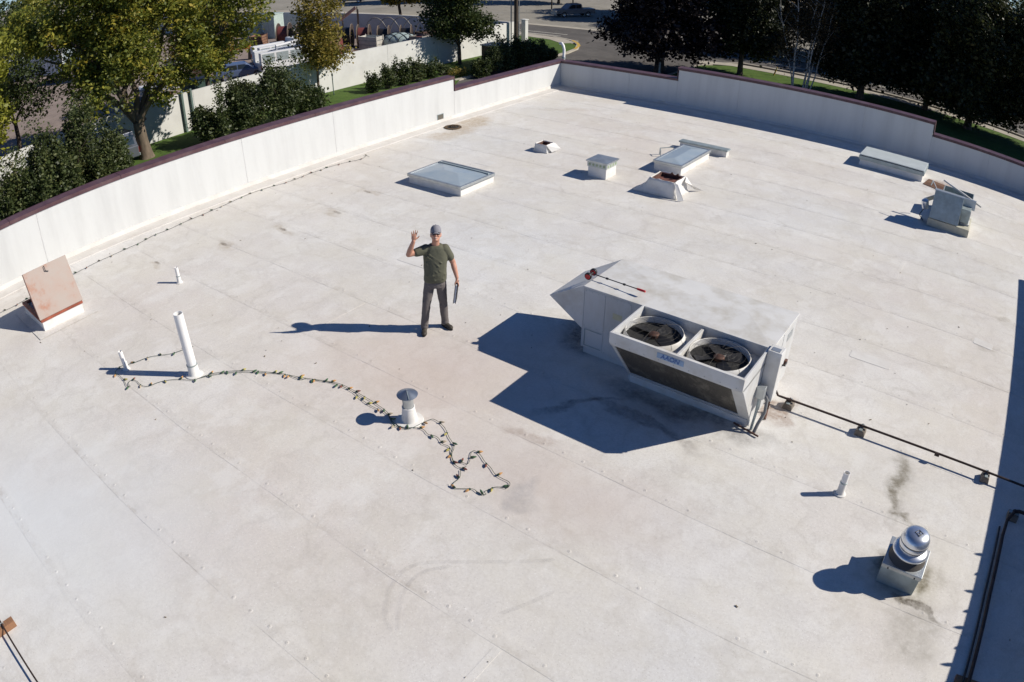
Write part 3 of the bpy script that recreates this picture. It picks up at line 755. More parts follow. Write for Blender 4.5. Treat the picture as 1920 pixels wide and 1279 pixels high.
# ------------------------------------------------ packaged air conditioner
o = ac = thing('rooftop_air_conditioner', (-3.4, 8.7, 0), 'large white rooftop air conditioner with two condenser fans and intake hood', 'air conditioner')
ax0, ax1, ay0, ay1, az = -4.93, -1.96, 8.50, 9.68, 1.20
MB().box(ax0+0.03, ax1-0.03, ay0+0.02, ay1-0.03, 0.0, 0.11).build('roof_curb', M['unit_side'], o, bevel=0.01)
MB().box(ax0, ax1, ay0, ay1, 0.111, az-0.03).build('cabinet', M['unit_side'], o, bevel=0.006)
# slightly peaked cover
mx, my = (ax0+ax1)/2, (ay0+ay1)/2
e = 0.018
MB().add([(ax0-e*0, ay0-e, az-0.029), (ax1+e, ay0-e, az-0.029), (ax1+e, ay1+e, az-0.029), (ax0, ay1+e, az-0.029), (ax0, ay0-e, az), (ax1+e, ay0-e, az), (ax1+e, ay1+e, az), (ax0, ay1+e, az), (mx-0.7, my+0.1, az+0.022), (mx+0.9, my+0.1, az+0.022)],
         [(0, 3, 2, 1), (0, 1, 5, 4), (1, 2, 6, 5), (2, 3, 7, 6), (3, 0, 4, 7), (4, 5, 9, 8), (5, 6, 9), (6, 7, 8, 9), (7, 4, 8)]).build('top_cover', M['unit_white'], o, bevel=0.004)
# intake hood on the left end
hood = MB()
hx, hzt, hzb = -5.56, 0.83, 0.44
hood.add([(ax0, ay0, az-0.004), (hx, ay0, hzt), (ax0, ay0, hzb)], [(0, 1, 2)]).add([(ax0, ay1, az-0.004), (hx, ay1-0.12, hzt), (ax0, ay1, hzb)], [(0, 1, 2)])
hood.add([(ax0, ay0, az-0.004), (ax0, ay1, az-0.004), (hx, ay1-0.12, hzt), (hx, ay0, hzt)], [(0, 1, 2, 3)])
hood = hood.build('intake_hood', M['unit_white'], o)
sd_ = hood.modifiers.new('thick', 'SOLIDIFY'); sd_.thickness = 0.006
MB().add([(hx+0.03, ay0+0.02, hzt-0.03), (hx+0.03, ay1-0.16, hzt-0.03), (ax0-0.003, ay1-0.05, hzb+0.01), (ax0-0.003, ay0+0.02, hzb+0.01)], [(0, 1, 2, 3)]).build('intake_filter', M['black_metal'], o)
MB().box(ax0-0.002, ax0+0.012, ay0-0.006, ay0+0.006, 0.12, az-0.03).build('corner_trim', M['unit_side'], o)
# panels and doors on the shaded face
def panel(x0, x1, z0, z1, y=None, d=0.006, nm='access_panel', m='unit_side'):
    return MB().box(x0, x1, ay0-d, ay0-0.0005, z0, z1).build(nm, M[m], o, bevel=0.003)
panel(-4.905, -4.545, 0.50, az-0.05); panel(-4.525, -4.10, 0.13, az-0.05); panel(-4.905, -4.545, 0.125, 0.48)
fr = MB()
for (x0, x1, z0, z1) in ((-4.88, -4.57, 0.45, 0.462), (-4.88, -4.57, 0.16, 0.172), (-4.88, -4.868, 0.172, 0.45)):
    fr.box(x0, x1, ay0-0.014, ay0-0.0065, z0, z1)
fr.build('panel_frame', M['galv_flat'], o)
# condenser section: recessed fan deck, fascia, slanted coil
cx0, cx1, cyt, cyb, rim = -3.92, -1.975, 7.55, 8.25, 1.205
dk = 1.02
MB().add([(cx0, cyt, dk-0.02), (cx1, cyt, dk-0.02), (cx1, ay0-0.001, dk-0.02), (cx0, ay0-0.001, dk-0.02), (cx0, cyt, dk), (cx1, cyt, dk), (cx1, ay0-0.001, dk), (cx0, ay0-0.001, dk)],
         [(0, 3, 2, 1), (4, 5, 6, 7), (0, 1, 5, 4), (1, 2, 6, 5), (2, 3, 7, 6), (3, 0, 4, 7)]).build('fan_deck', M['unit_white'], o)
# end walls (trapezoids that narrow towards the bottom)
for (x0, x1) in ((cx0, cx0+0.03), (cx1-0.03, cx1)):
    MB().prism([(cyt, rim), (ay0-0.0015, rim), (ay0-0.0015, 0.02), (cyb, 0.02), (cyb, 0.12), (cyt, 1.03)], 'x', x0, x1).build('end_panel', M['unit_side'], o, bevel=0.004)
MB().box(cx0-0.004, cx1+0.004, cyt-0.025, cyt-0.0005, 1.035, rim+0.004).build('fascia', M['unit_white'], o, bevel=0.006)
MB().box(cx0+0.031, cx1-0.031, cyt+0.0, cyt+0.03, dk+0.001, rim).build('fascia_return', M['unit_white'], o)
MB().box((cx0+cx1)/2-0.02, (cx0+cx1)/2+0.02, cyt+0.031, ay0-0.02, dk+0.001, dk+0.14).build('deck_divider', M['unit_white'], o, bevel=0.004)
def coilpt(x, tt, off): # tt 0 top .. 1 bottom
    y0, z0, y1, z1 = cyt, 1.034, cyb, 0.12
    d = Vector((0, y1-y0, z1-z0)); nn = Vector((0, z1-z0, -(y1-y0))).normalized()
    return Vector((x, y0, z0)) + d*tt + nn*off
def slab(x0, x1, t0, t1, o0, o1):
    vs = [coilpt(x, tt, of) for of in (o0, o1) for tt in (t0, t1) for x in (x0, x1)]
    return MB().add(vs, [(0, 2, 3, 1), (4, 5, 7, 6), (0, 1, 5, 4), (1, 3, 7, 5), (3, 2, 6, 7), (2, 0, 4, 6)])
slab(cx0+0.05, cx1-0.17, 0.0, 0.94, -0.05, -0.012).build('condenser_coil', M['coil'], o)
slab(cx0+0.004, cx0+0.049, 0.0, 1.0, -0.03, 0.0).build('coil_frame', M['unit_side'], o)
slab(cx1-0.169, cx1-0.004, 0.0, 1.0, -0.03, 0.0).build('coil_frame', M['unit_side'], o)
slab(cx0+0.05, cx1-0.17, 0.942, 1.0, -0.03, 0.0).build('coil_frame', M['unit_side'], o)
MB().box(cx0+0.031, cx1-0.031, cyb-0.012, cyb+0.02, 0.0, 0.119).build('base_rail', M['unit_white'], o, bevel=0.006)
# scratched bright line on the coil
slab(cx0+0.93, cx0+0.938, 0.30, 0.72, -0.0115, -0.009).build('coil_scratch', M['wire'], o)
# maker's plate
pl = MB().box(-3.19, -2.80, cyt-0.031, cyt-0.0255, 1.082, 1.165).build('name_plate', mk('blue_plate', (0.27, 0.38, 0.53), 0.5, 0.1, 0.15, 8), o, bevel=0.012, seg=3)
tc = bpy.data.curves.new('name_plate_text', 'FONT'); tc.body = 'AAON'; tc.size = 0.092; tc.extrude = 0.001; tc.align_x = 'CENTER'; tc.align_y = 'CENTER'; tc.shear = 0.2; tc.offset = 0.002
tmp_ = bpy.data.objects.new('lettering', tc); COL.objects.link(tmp_)
dg_ = bpy.context.evaluated_depsgraph_get(); lm_ = bpy.data.meshes.new_from_object(tmp_.evaluated_get(dg_)); bpy.data.objects.remove(tmp_)
lm_.materials.clear(); lm_.materials.append(mk('blue_lettering', (0.05, 0.12, 0.33), 0.4))
to = bpy.data.objects.new('lettering', lm_); COL.objects.link(to); tag(to, kind='stuff'); to.parent = pl
to.location = Vector((-3.0, cyt-0.0325, 1.1235)) - ORG[ac]; to.rotation_euler = (R(90), 0, 0)
# fans
def cond_fan(x, y):
    f = MB().lathe((x, y, 0), [(0.445, dk+0.001), (0.44, dk+0.04), (0.415, dk+0.095), (0.408, dk+0.10), (0.402, dk+0.095), (0.402, dk-0.015)], 40).build('fan_ring', M['unit_white'], o, smooth=50)
    MB().lathe((x, y, 0), [(0.401, dk+0.004), (0.001, dk+0.003)], 40).build('fan_well', M['dark_hole'], f)
    hb_ = MB().lathe((x, y, 0), [(0.075, dk+0.012), (0.075, dk+0.055), (0.05, dk+0.07), (0.001, dk+0.072)], 20).build('hub', mk('rusty_hub', (0.10, 0.055, 0.04), 0.6, 0.4), f, smooth=40)
    for a in range(4):
        t0 = a*math.pi/2 + x
        vs = []
        for i in range(5):
            r_ = 0.06+0.285*i/4; w_ = 0.07+0.10*i/4
            for s_ in (-1, 1):
                t_ = t0 + s_*w_/max(r_, 0.12)*0.6
                vs.append((x+r_*math.cos(t_), y+r_*math.sin(t_), dk+0.035+s_*0.022))
        bl = MB().add(vs, [(2*i, 2*i+1, 2*i+3, 2*i+2) for i in range(4)]).build('fan_blade', mk('fan_blade_metal', (0.035, 0.034, 0.034), 0.45, 0.4) if 'fan_blade_metal' not in bpy.data.materials else bpy.data.materials['fan_blade_metal'], f)
        s2 = bl.modifiers.new('thick', 'SOLIDIFY'); s2.thickness = 0.004
    g = MB()
    for k_ in range(6):
        r_ = 0.10+0.31*k_/5
        zz = dk+0.165-0.05*(r_/0.39)**2
        pts = [(x+r_*math.cos(2*math.pi*q/36), y+r_*math.sin(2*math.pi*q/36), zz) for q in range(37)]
        g.tube(pts, 0.0014, 4, caps=False)
    for a in range(12):
        t_ = 2*math.pi*a/12
        g.tube([(x+0.07*math.cos(t_), y+0.07*math.sin(t_), dk+0.165), (x+0.30*math.cos(t_), y+0.30*math.sin(t_), dk+0.137), (x+0.41*math.cos(t_), y+0.41*math.sin(t_), dk+0.105), (x+0.445*math.cos(t_), y+0.445*math.sin(t_), dk+0.04)], 0.0018, 4)
    g.build('fan_guard', M['wire'], f)
cond_fan(-3.50, 8.06); cond_fan(-2.52, 8.06)
for (x_, z_) in [(-4.89+0.11*k, az-0.075) for k in range(8)] + [(-4.89+0.11*k, 0.515) for k in range(4)] + [(-4.50+0.12*k, 0.15) for k in range(4)]:
    MB().lathe((x_, ay0-0.0062, z_), [(0.007, 0), (0.005, 0.004), (0.001, 0.0045)], 6, (0, -1, 0)).build('screw', M['galv_flat'], o)
MB().box(-4.40, -4.24, ay0-0.0085, ay0-0.0065, 0.80, 0.90).build('warning_label', mk('faded_label', (0.55, 0.52, 0.36), 0.6), o)
for k in range(9):
    MB().lathe((cx0+0.1+0.22*k, cyt-0.0255, 1.055), [(0.007, 0), (0.005, 0.004), (0.001, 0.0045)], 6, (0, -1, 0)).build('screw', M['galv_flat'], o)
# right end: doors, handles, electrical box and conduits
for (y0, y1, z0, z1) in ((8.53, 9.02, 0.14, 1.15), (9.04, 9.65, 0.14, 1.15)):
    dr = MB().box(ax1+0.0005, ax1+0.014, y0, y1, z0, z1).build('access_door', M['unit_side'], o, bevel=0.004)
    MB().tube([(ax1+0.014, y0+0.09, 0.62), (ax1+0.05, y0+0.09, 0.62), (ax1+0.05, y0+0.09, 0.76), (ax1+0.014, y0+0.09, 0.76)], 0.010, 6).build('handle', M['black_metal'], dr)
MB().box(ax1+0.0145, ax1+0.018, 9.25, 9.5, 0.93, 1.05).build('data_plate', M['galv'], o)
MB().box(ax1+0.0145, ax1+0.05, 9.40, 9.47, 0.45, 0.53).build('latch', M['rust'], o)
MB().box(cx1+0.002, cx1+0.20, 8.36, 8.56, 0.46, 1.235).build('electrical_box', M['unit_white'], o, bevel=0.01)
MB().box(cx1+0.04, cx1+0.16, 8.39, 8.48, 1.2355, 1.242).build('box_label', M['galv'], o)
MB().tube([(cx1+0.201, 8.5, 1.0), (cx1+0.24, 8.5, 1.0), (cx1+0.24, 8.57, 1.02)], 0.011, 6).build('disconnect_handle', M['black_metal'], o)
MB().box(cx1+0.002, cx1+0.12, 8.20, 8.30, 0.55, 0.73).build('junction_box', M['galv'], o, bevel=0.006)
MB().tube([(cx1+0.06, 8.25, 0.55), (cx1+0.06, 8.24, 0.3), (cx1+0.05, 8.22, 0.012)], 0.02, 8).build('conduit', M['galv_flat'], o)
MB().tube([(cx1+0.09, 8.33, 0.60), (cx1+0.15, 8.33, 0.5), (cx1+0.17, 8.28, 0.32), (cx1+0.13, 8.2, 0.15), (cx1+0.11, 8.17, 0.012)], 0.024, 8).build('flexible_conduit', mk('grey_flex', (0.20, 0.20, 0.20), 0.6), o, smooth=60)
MB().tube([(ax1+0.005, 8.75, 0.2), (ax1+0.08, 8.75, 0.2), (ax1+0.08, 8.75, 0.05), (ax1+0.12, 8.55, 0.02)], 0.016, 8).build('condensate_drain', M['rust'], o)
MB().tube([(cx1-0.2, 8.19, 0.03), (cx1+0.2, 8.1, 0.03)], 0.014, 6).build('ground_strut', M['rust'], o)

# ------------------------------------------------ red wheeled magnetic sweeper left lying on the unit
o = thing('wheeled_tool', (-4.99, 8.78, az), 'red wheeled tool with long black handle lying on the air conditioner', 'tool')
red = mk('red_plastic', (0.50, 0.025, 0.03), 0.4)
zc = az+0.062
for s_ in (-1, 1):
    c_ = Vector((-4.99-0.005*s_, 8.785+0.088*s_, zc)); axd = Vector((-0.06, 0.99, 0.1))
    w_ = MB().lathe(c_, [(0.001, -0.026), (0.045, -0.026), (0.058, -0.018), (0.060, 0.0), (0.058, 0.018), (0.045, 0.026), (0.001, 0.026)], 20, axd).build('wheel', M['black_metal'], o, smooth=40)
    MB().lathe(c_, [(0.001, -0.031), (0.043, -0.029), (0.043, 0.029), (0.001, 0.031)], 20, axd).build('wheel_cover', red, w_, smooth=40)
MB().tube([(-4.985, 8.70, zc), (-4.995, 8.87, zc)], 0.022, 10).build('axle', M['black_metal'], o, smooth=40)
hA, hB = Vector((-4.96, 8.785, zc+0.015)), Vector((-4.02, 8.72, zc+0.035))
MB().tube([hA, hB], 0.0085, 8).build('shaft', mk('dark_steel', (0.07, 0.07, 0.075), 0.4, 0.6), o, smooth=40)
for q in (0.27, 0.60): MB().tube([hA.lerp(hB, q), hA.lerp(hB, q+0.035)], 0.018, 8).build('clamp_collar', M['black_metal'], o)
MB().tube([hA.lerp(hB, 0.86), hA.lerp(hB, 0.93), hA.lerp(hB, 1.01)], [0.016, 0.019, 0.017], 10).build('grip', red, o, smooth=40)

# ------------------------------------------------ gas pipe and its supports
o = thing('gas_pipe', (-1.9, 9.08, 0), 'dark rusty gas pipe running from the air conditioner to the shaded wall', 'pipe')
gp = [(-1.95, 9.03, 0.22), (-1.88, 9.03, 0.22), (-1.84, 9.04, 0.15), (-1.80, 9.06, 0.135), (-0.5, 9.08, 0.135), (1.0, 9.11, 0.135), (2.95, 9.14, 0.135)]
MB().tube(gp, 0.017, 10).build('pipe', M['pipe_black'], o, smooth=50)
for x in (-1.70, 0.55): MB().tube([(x, 9.065+0.01*x, 0.135), (x+0.07, 9.066+0.01*x, 0.135)], 0.03, 10).build('coupling', M['pipe_black'], o)
def support(x, y, lab, rz=0.0):
    s_ = thing('pipe_support', (x, y, 0), lab, 'pipe support', 'blocks holding the gas pipe')
    MB().prism([(-0.075, 0.0), (0.075, 0.0), (0.055, 0.10), (-0.055, 0.10)], 'y', -0.09, 0.09).build('block', M['block_dark'], s_, bevel=0.008, local=True)
    MB().box(-0.025, 0.025, -0.085, 0.085, 0.101, 0.113).build('strut', M['galv_flat'], s_, local=True)
    MB().tube([(0, -0.03, 0.112), (0, -0.03, 0.15), (0, 0.0, 0.163), (0, 0.03, 0.15), (0, 0.03, 0.112)], 0.006, 5).build('strap', M['pipe_black'], s_, local=True)
    s_.rotation_euler = (0, 0, rz)
support(-1.66, 9.065, 'dark pipe support block against the air conditioner base')
support(-0.56, 9.08, 'dark pipe support block midway along the gas pipe')
support(1.40, 9.115, 'dark pipe support block at the edge of the wall shadow')
support(1.95, 8.50, 'dark pipe support block standing inside the wall shadow', R(90))
o = thing('shaded_pipe', (1.88, 7, 0), 'black pipe lying along the roof inside the wall shadow', 'pipe')
MB().tube([(3.0, 8.55, 0.135), (2.02, 8.53, 0.135), (1.95, 8.50, 0.135), (1.86, 8.3, 0.10), (1.84, 8.0, 0.07), (1.84, 6.9, 0.055), (1.88, 5.5, 0.055), (1.93, 3.8, 0.055), (1.95, 0.0, 0.055)], 0.026, 10).build('pipe', M['pipe_black'], o, smooth=50)
MB().tube([(1.78, 8.2, 0.03), (1.77, 6.9, 0.03), (1.81, 5.5, 0.03), (1.86, 3.8, 0.03), (1.87, 0, 0.03)], 0.016, 8).build('cable', M['cord_dark'], o, smooth=50)
MB().box(1.70, 2.05, 5.46, 5.56, 0.0, 0.03).build('sleeper', M['wood'], o, bevel=0.004)
# grit and old bulbs lying in the shadow are left to the membrane stains

# ------------------------------------------------ conduit on a timber block, lower left
o = thing('roof_conduit', (-6.4, -0.4, 0), 'thin dark conduit crossing the roof on a timber block', 'conduit')
MB().tube([(-9.0, -0.395, 0.115), (-6.9, -0.40, 0.118), (-5.8, -0.405, 0.112), (-3.5, -0.41, 0.115)], 0.013, 8).build('pipe', M['pipe_black'], o, smooth=50)
o = thing('timber_block', (-6.87, -0.40, 0), 'short weathered timber block holding up the thin conduit', 'timber block')
MB().box(-6.93, -6.83, -0.58, -0.22, 0.0, 0.095).build('timber', M['wood'], o, bevel=0.004)
MB().tube([(-6.88, -0.43, 0.093), (-6.88, -0.43, 0.125), (-6.88, -0.40, 0.136), (-6.88, -0.37, 0.125), (-6.88, -0.37, 0.093)], 0.004, 5).build('strap', M['galv_flat'], o)

# ------------------------------------------------ strings of christmas lights
bulb_me = {}
def bulb_mesh(col):
    if col not in bulb_me:
        mb = MB().lathe((0, 0, 0), [(0.0145, 0.0), (0.0165, 0.012), (0.0155, 0.025), (0.0095, 0.042), (0.003, 0.056), (0.0004, 0.058)], 8)
        ob = mb.build('bulb', M['bulb_'+col]); bulb_me[col] = ob.data; bpy.data.objects.remove(ob)
    return bulb_me[col]
so = MB().lathe((0, 0, 0), [(0.013, -0.028), (0.0145, -0.02), (0.015, 0.004), (0.012, 0.005)], 8, close=True).build('socket', M['cord_green']); socket_me = so.data; bpy.data.objects.remove(so)
def smooth_path(pts, it=2):
    P = [Vector(q) for q in pts]
    for _ in range(it):
        Q = [P[0]]
        for a, b in zip(P[:-1], P[1:]): Q += [a*0.75+b*0.25, a*0.25+b*0.75]
        P = Q + [P[-1]]
    return P
def lights(name, paths, lab, cord, spacing, cols, seed, z=0.018, scale=1.0, lift=(-0.12, 0.2)):
    c0 = paths[0][0]
    o = thing(name, (c0[0], c0[1], 0), lab, 'string lights')
    rr = random.Random(seed)
    for pts in paths:
        P = smooth_path([(x, y, z) for x, y in pts])
        MB().tube(P, 0.0038, 5).build('cord', cord, o)
        acc = spacing*0.5; side = 1
        for a, b in zip(P[:-1], P[1:]):
            L_ = (b-a).length; d = (b-a).normalized() if L_ > 1e-6 else Vector((1, 0, 0))
            while acc < L_:
                q = a + d*acc; acc += spacing*rr.uniform(0.8, 1.2); side = -side
                t_ = math.atan2(d.y, d.x) + side*rr.uniform(0.6, 1.5)
                dirn = Vector((math.cos(t_), math.sin(t_), rr.uniform(*lift))).normalized()
                bo = bpy.data.objects.new('bulb', bulb_mesh(rr.choice(cols))); COL.objects.link(bo)
                bo.parent = o; bo.location = q + dirn*0.03 + Vector((0, 0, 0.004)) - ORG[o]
                bo.rotation_euler = dirn.to_track_quat('Z', 'X').to_euler(); bo.scale = (scale,)*3
                sk = bpy.data.objects.new('socket', socket_me); COL.objects.link(sk); sk.parent = bo
            acc -= L_
    return o
S1 = [(-10.15,4.73),(-10.21,4.53),(-10.25,4.36),(-10.38,4.21),(-10.5,4.06),(-10.53,3.88),(-10.56,3.75),(-10.67,3.59),(-10.55,3.4),(-10.4,3.44),(-10.18,3.42),(-10.02,3.36),(-9.93,3.41),(-10.06,3.41),(-10.12,3.49),(-10.03,3.56),(-9.84,3.53),(-9.7,3.59),(-9.68,3.78),(-9.57,3.95),(-9.43,4.07),(-9.26,4.14),(-9.22,4.33),(-9.17,4.48),(-9.02,4.67),(-8.79,4.88),(-8.52,5.03),(-8.29,5.15),(-8.04,5.24),(-7.79,5.34),(-7.57,5.45),(-7.32,5.54),(-7.06,5.54),(-6.84,5.53),(-6.63,5.52),(-6.44,5.5),(-6.24,5.47),(-6.08,5.36),(-5.93,5.33),(-5.80,5.37),(-5.69,5.47),(-5.57,5.5),(-5.46,5.44),(-5.37,5.49),(-5.28,5.48),(-5.18,5.41),(-5.08,5.44),(-5.0,5.4),(-4.92,5.31),(-4.83,5.23),(-4.73,5.19),(-4.65,5.2),(-4.63,5.27)]
S2 = [(-9.22,4.28),(-9.14,4.44),(-8.99,4.64),(-8.79,4.82),(-8.51,4.99),(-8.37,5.1),(-8.17,5.2),(-7.99,5.21),(-7.88,5.24),(-7.87,5.32),(-7.63,5.39),(-7.44,5.49),(-7.04,5.52),(-6.81,5.46),(-6.64,5.43),(-6.45,5.43),(-6.23,5.45),(-6.06,5.34),(-5.92,5.30),(-5.74,5.37),(-5.70,5.55),(-5.66,5.72),(-5.62,5.76),(-5.44,5.73),(-5.3,5.66),(-5.2,5.58),(-5.07,5.52),(-4.98,5.44),(-4.95,5.35),(-4.86,5.26),(-4.8,5.24),(-4.71,5.3),(-4.63,5.3),(-4.68,5.41),(-4.76,5.52),(-4.75,5.58),(-4.63,5.56),(-4.5,5.48),(-4.36,5.44),(-4.25,5.37),(-4.13,5.36),(-4.01,5.37),(-3.97,5.33),(-3.96,5.25),(-4.02,5.24),(-4.1,5.19),(-4.13,5.12),(-4.16,5.03),(-4.09,5.02),(-4.16,4.97),(-4.25,4.99),(-4.29,5.0),(-4.4,4.92),(-4.5,4.85),(-4.55,4.89),(-4.56,4.95),(-4.55,5.03),(-4.59,5.11),(-4.65,5.17)]
S3 = [(-15.25,13.66),(-15.45,13.73),(-15.3,13.51),(-15.29,13.28),(-15.4,12.92),(-15.5,12.56),(-15.51,12.0),(-15.5,11.47),(-15.46,11.13),(-15.48,10.74),(-15.55,10.35),(-15.6,9.98),(-15.56,9.43),(-15.48,9.07),(-15.44,8.71),(-15.38,8.1),(-15.37,7.69),(-15.3,7.35),(-15.29,6.98),(-15.33,6.84),(-15.2,6.48),(-15.18,5.91),(-15.16,5.55),(-15.15,5.16),(-15.12,4.98),(-15.1,4.79),(-15.07,4.63),(-15.05,4.46),(-14.98,4.01),(-14.95,3.56),(-14.97,3.35),(-14.92,2.99),(-14.95,2.81),(-14.97,2.68),(-14.9,1.2)]
lights('string_lights', [S1, S2], 'tangled string of coloured bulbs looping past the flue vent', M['cord_green'], 0.235, ['amber', 'green', 'red', 'yellow', 'amber', 'faded', 'green'], 3, scale=0.95)
lights('string_lights', [S3], 'dark string of bulbs lying along the foot of the long parapet', M['cord_dark'], 0.33, ['red', 'green', 'faded'], 5, scale=0.95)
lights('string_lights', [[(XR+0.04, 3.0), (XR+0.06, 5.6), (XR+0.05, 8.2), (XR+0.07, 9.0)]], 'string of bulbs clipped along the cap of the sunward parapet', M['cord_dark'], 0.30, ['red', 'green', 'amber'], 9, z=HI+0.108, scale=1.7, lift=(1.0, 2.5))
# ================================================================== the waving man
PX_, PY_, PA = -7.265, 7.615, R(43.6)
man = thing('person', (PX_, PY_, 0.004), 'waving person in grey cap, olive t-shirt, grey trousers and dark shoes', 'person', rz=PA)
skin = mk('skin', (0.52, 0.27, 0.185), 0.5, 0, 0.10, 12)
shirt_m = mk('olive_cotton', (0.108, 0.108, 0.074), 0.9, 0, 0.05, 9, bump=0.15, bscale=30)
trouser_m = mk('grey_cotton', (0.14, 0.125, 0.12), 0.9, 0, 0.06, 7, bump=0.15, bscale=30)
shoe_m = mk('dark_brown_shoe', (0.05, 0.042, 0.032), 0.6, 0, 0.2, 20)
cap_m = mk('heather_grey_cap', (0.23, 0.225, 0.25), 0.9, 0, 0.15, 60)

def cap(mb, a, b, ra, rb, n=14):
    """tapered capsule"""
    a, b = Vector(a), Vector(b); d = (b-a); L = d.length; d.normalize()
    prof = []
    for i in range(5):
        t_ = -math.pi/2 + (math.pi/2)*i/4; prof.append((max(ra*math.cos(t_), 1e-4), ra*math.sin(t_)))
    for i in range(5):
        t_ = (math.pi/2)*i/4; prof.append((max(rb*math.cos(t_), 1e-4), L+rb*math.sin(t_)))
    mb.lathe(a, prof, n, d, close=True)
def loft(mb, secs, n=22):
    """stack of ellipses: (x, y, z, rx, ry)"""
    vs = []
    for (x, y, z, rx, ry) in secs:
        for k in range(n):
            t_ = 2*math.pi*k/n
            cx_, sy_ = math.cos(t_), math.sin(t_)
            p_ = 0.85
            vs.append((x+rx*math.copysign(abs(cx_)**p_, cx_), y+ry*math.copysign(abs(sy_)**p_, sy_), z))
    fs = [(i*n+k, i*n+(k+1) % n, (i+1)*n+(k+1) % n, (i+1)*n+k) for i in range(len(secs)-1) for k in range(n)]
    fs += [tuple(range(n))[::-1], tuple(range((len(secs)-1)*n, len(secs)*n))]
    mb.add(vs, fs)
def organic(mb, name, mat, parent, vox, smooth_it=6, disp=None):
    o_ = mb.build(name, mat, parent, local=True)
    r_ = o_.modifiers.new('remesh', 'REMESH'); r_.mode = 'VOXEL'; r_.voxel_size = vox; r_.use_smooth_shade = True
    s_ = o_.modifiers.new('smooth', 'SMOOTH'); s_.factor = 0.5; s_.iterations = smooth_it
    if disp:
        tx = bpy.data.textures.new(name+'_folds', 'CLOUDS'); tx.noise_scale = disp[1]
        d_ = o_.modifiers.new('folds', 'DISPLACE'); d_.texture = tx; d_.strength = disp[0]; d_.mid_level = 0.5
    return o_
# joints: viewer's left is -x, he faces -y
sR, eR, wR = (-0.172, 0.0, 1.425), (-0.425, -0.10, 1.415), (-0.345, -0.155, 1.655)
sL, eL, wL = (0.176, 0.0, 1.425), (0.285, 0.03, 1.18), (0.350, -0.065, 0.955)
bd = MB()
# head, tipped back to look up at the camera
hc = Vector((0.005, -0.035, 1.675))
NECK = Vector((0.003, -0.01, 1.58)); HROT = Matrix.Rotation(R(-27), 3, 'X')
def tip(mb):
    mb.v = [tuple(NECK + HROT @ (Vector(q) - NECK)) for q in mb.v]; return mb
hm = MB()
hm.ellipsoid(hc, 0.078, 0.097, 0.117, 18, 12)
hm.ellipsoid(hc + Vector((0, -0.035, -0.06)), 0.060, 0.060, 0.058)
hm.ellipsoid(hc + Vector((0, -0.077, -0.094)), 0.028, 0.022, 0.02)
cap(hm, hc + Vector((0, -0.090, 0.010)), hc + Vector((0, -0.112, -0.026)), 0.010, 0.0165, 8)
for s_ in (-1, 1):
    hm.ellipsoid(hc + Vector((s_*0.080, 0.008, -0.008)), 0.012, 0.022, 0.034, 10, 7)
    hm.ellipsoid(hc + Vector((s_*0.038, -0.080, -0.026)), 0.024, 0.017, 0.022, 10, 7)
tip(hm); bd.add(hm.v, hm.f)
cap(bd, (0.0, 0.005, 1.47), (0.004, -0.015, 1.60), 0.066, 0.060)
# trunk and legs under the clothes
loft(bd, [(0, 0, 0.90, 0.15, 0.10), (0, 0, 1.05, 0.14, 0.095), (0, 0, 1.30, 0.165, 0.105), (0, 0, 1.44, 0.15, 0.085), (0, 0, 1.50, 0.08, 0.06)])
for (s_, kx, ky, ax_, ay_) in ((-1, -0.145, -0.045, -0.178, -0.035), (1, 0.135, 0.025, 0.172, 0.085)):
    cap(bd, (s_*0.09, 0, 0.90), (kx, ky, 0.50), 0.075, 0.052); cap(bd, (kx, ky, 0.50), (ax_, ay_, 0.10), 0.050, 0.036)
# arms
for (s_, e_, w_) in ((sR, eR, wR), (sL, eL, wL)):
    cap(bd, s_, e_, 0.056, 0.045)
    f1 = Vector(e_).lerp(Vector(w_), 0.3)
    cap(bd, e_, f1, 0.044, 0.047); cap(bd, f1, w_, 0.047, 0.030)
# raised hand: palm to the camera, fingers up
pw = Vector(wR); up = Vector((0.10, -0.02, 1)).normalized(); rt = Vector((1, 0.12, -0.10)).normalized()
bd.ellipsoid(pw + up*0.052, 0.042, 0.019, 0.056, 14, 9)
bd.ellipsoid(pw + up*0.085 - rt*0.002, 0.043, 0.015, 0.028, 14, 9)
for (off, ln, fan) in ((-0.034, 0.062, -0.22), (-0.012, 0.078, -0.06), (0.011, 0.083, 0.06), (0.033, 0.075, 0.20)):
    b0 = pw + up*0.094 + rt*off
    d1 = (up + rt*fan).normalized(); d2 = (up + rt*fan*0.8 + Vector((0, -0.18, 0))).normalized()
    m1 = b0 + d1*ln*0.5; m2 = m1 + d2*ln*0.55
    cap(bd, b0, m1, 0.0098, 0.0092, 8); cap(bd, m1, m2, 0.0092, 0.0078, 8)
tb = pw + up*0.035 + rt*0.030
t1 = tb + (rt*0.9 + up*0.55).normalized()*0.042; t2 = t1 + (rt*0.55 + up*0.85).normalized()*0.034
cap(bd, tb, t1, 0.016, 0.011, 8); cap(bd, t1, t2, 0.011, 0.0085, 8)
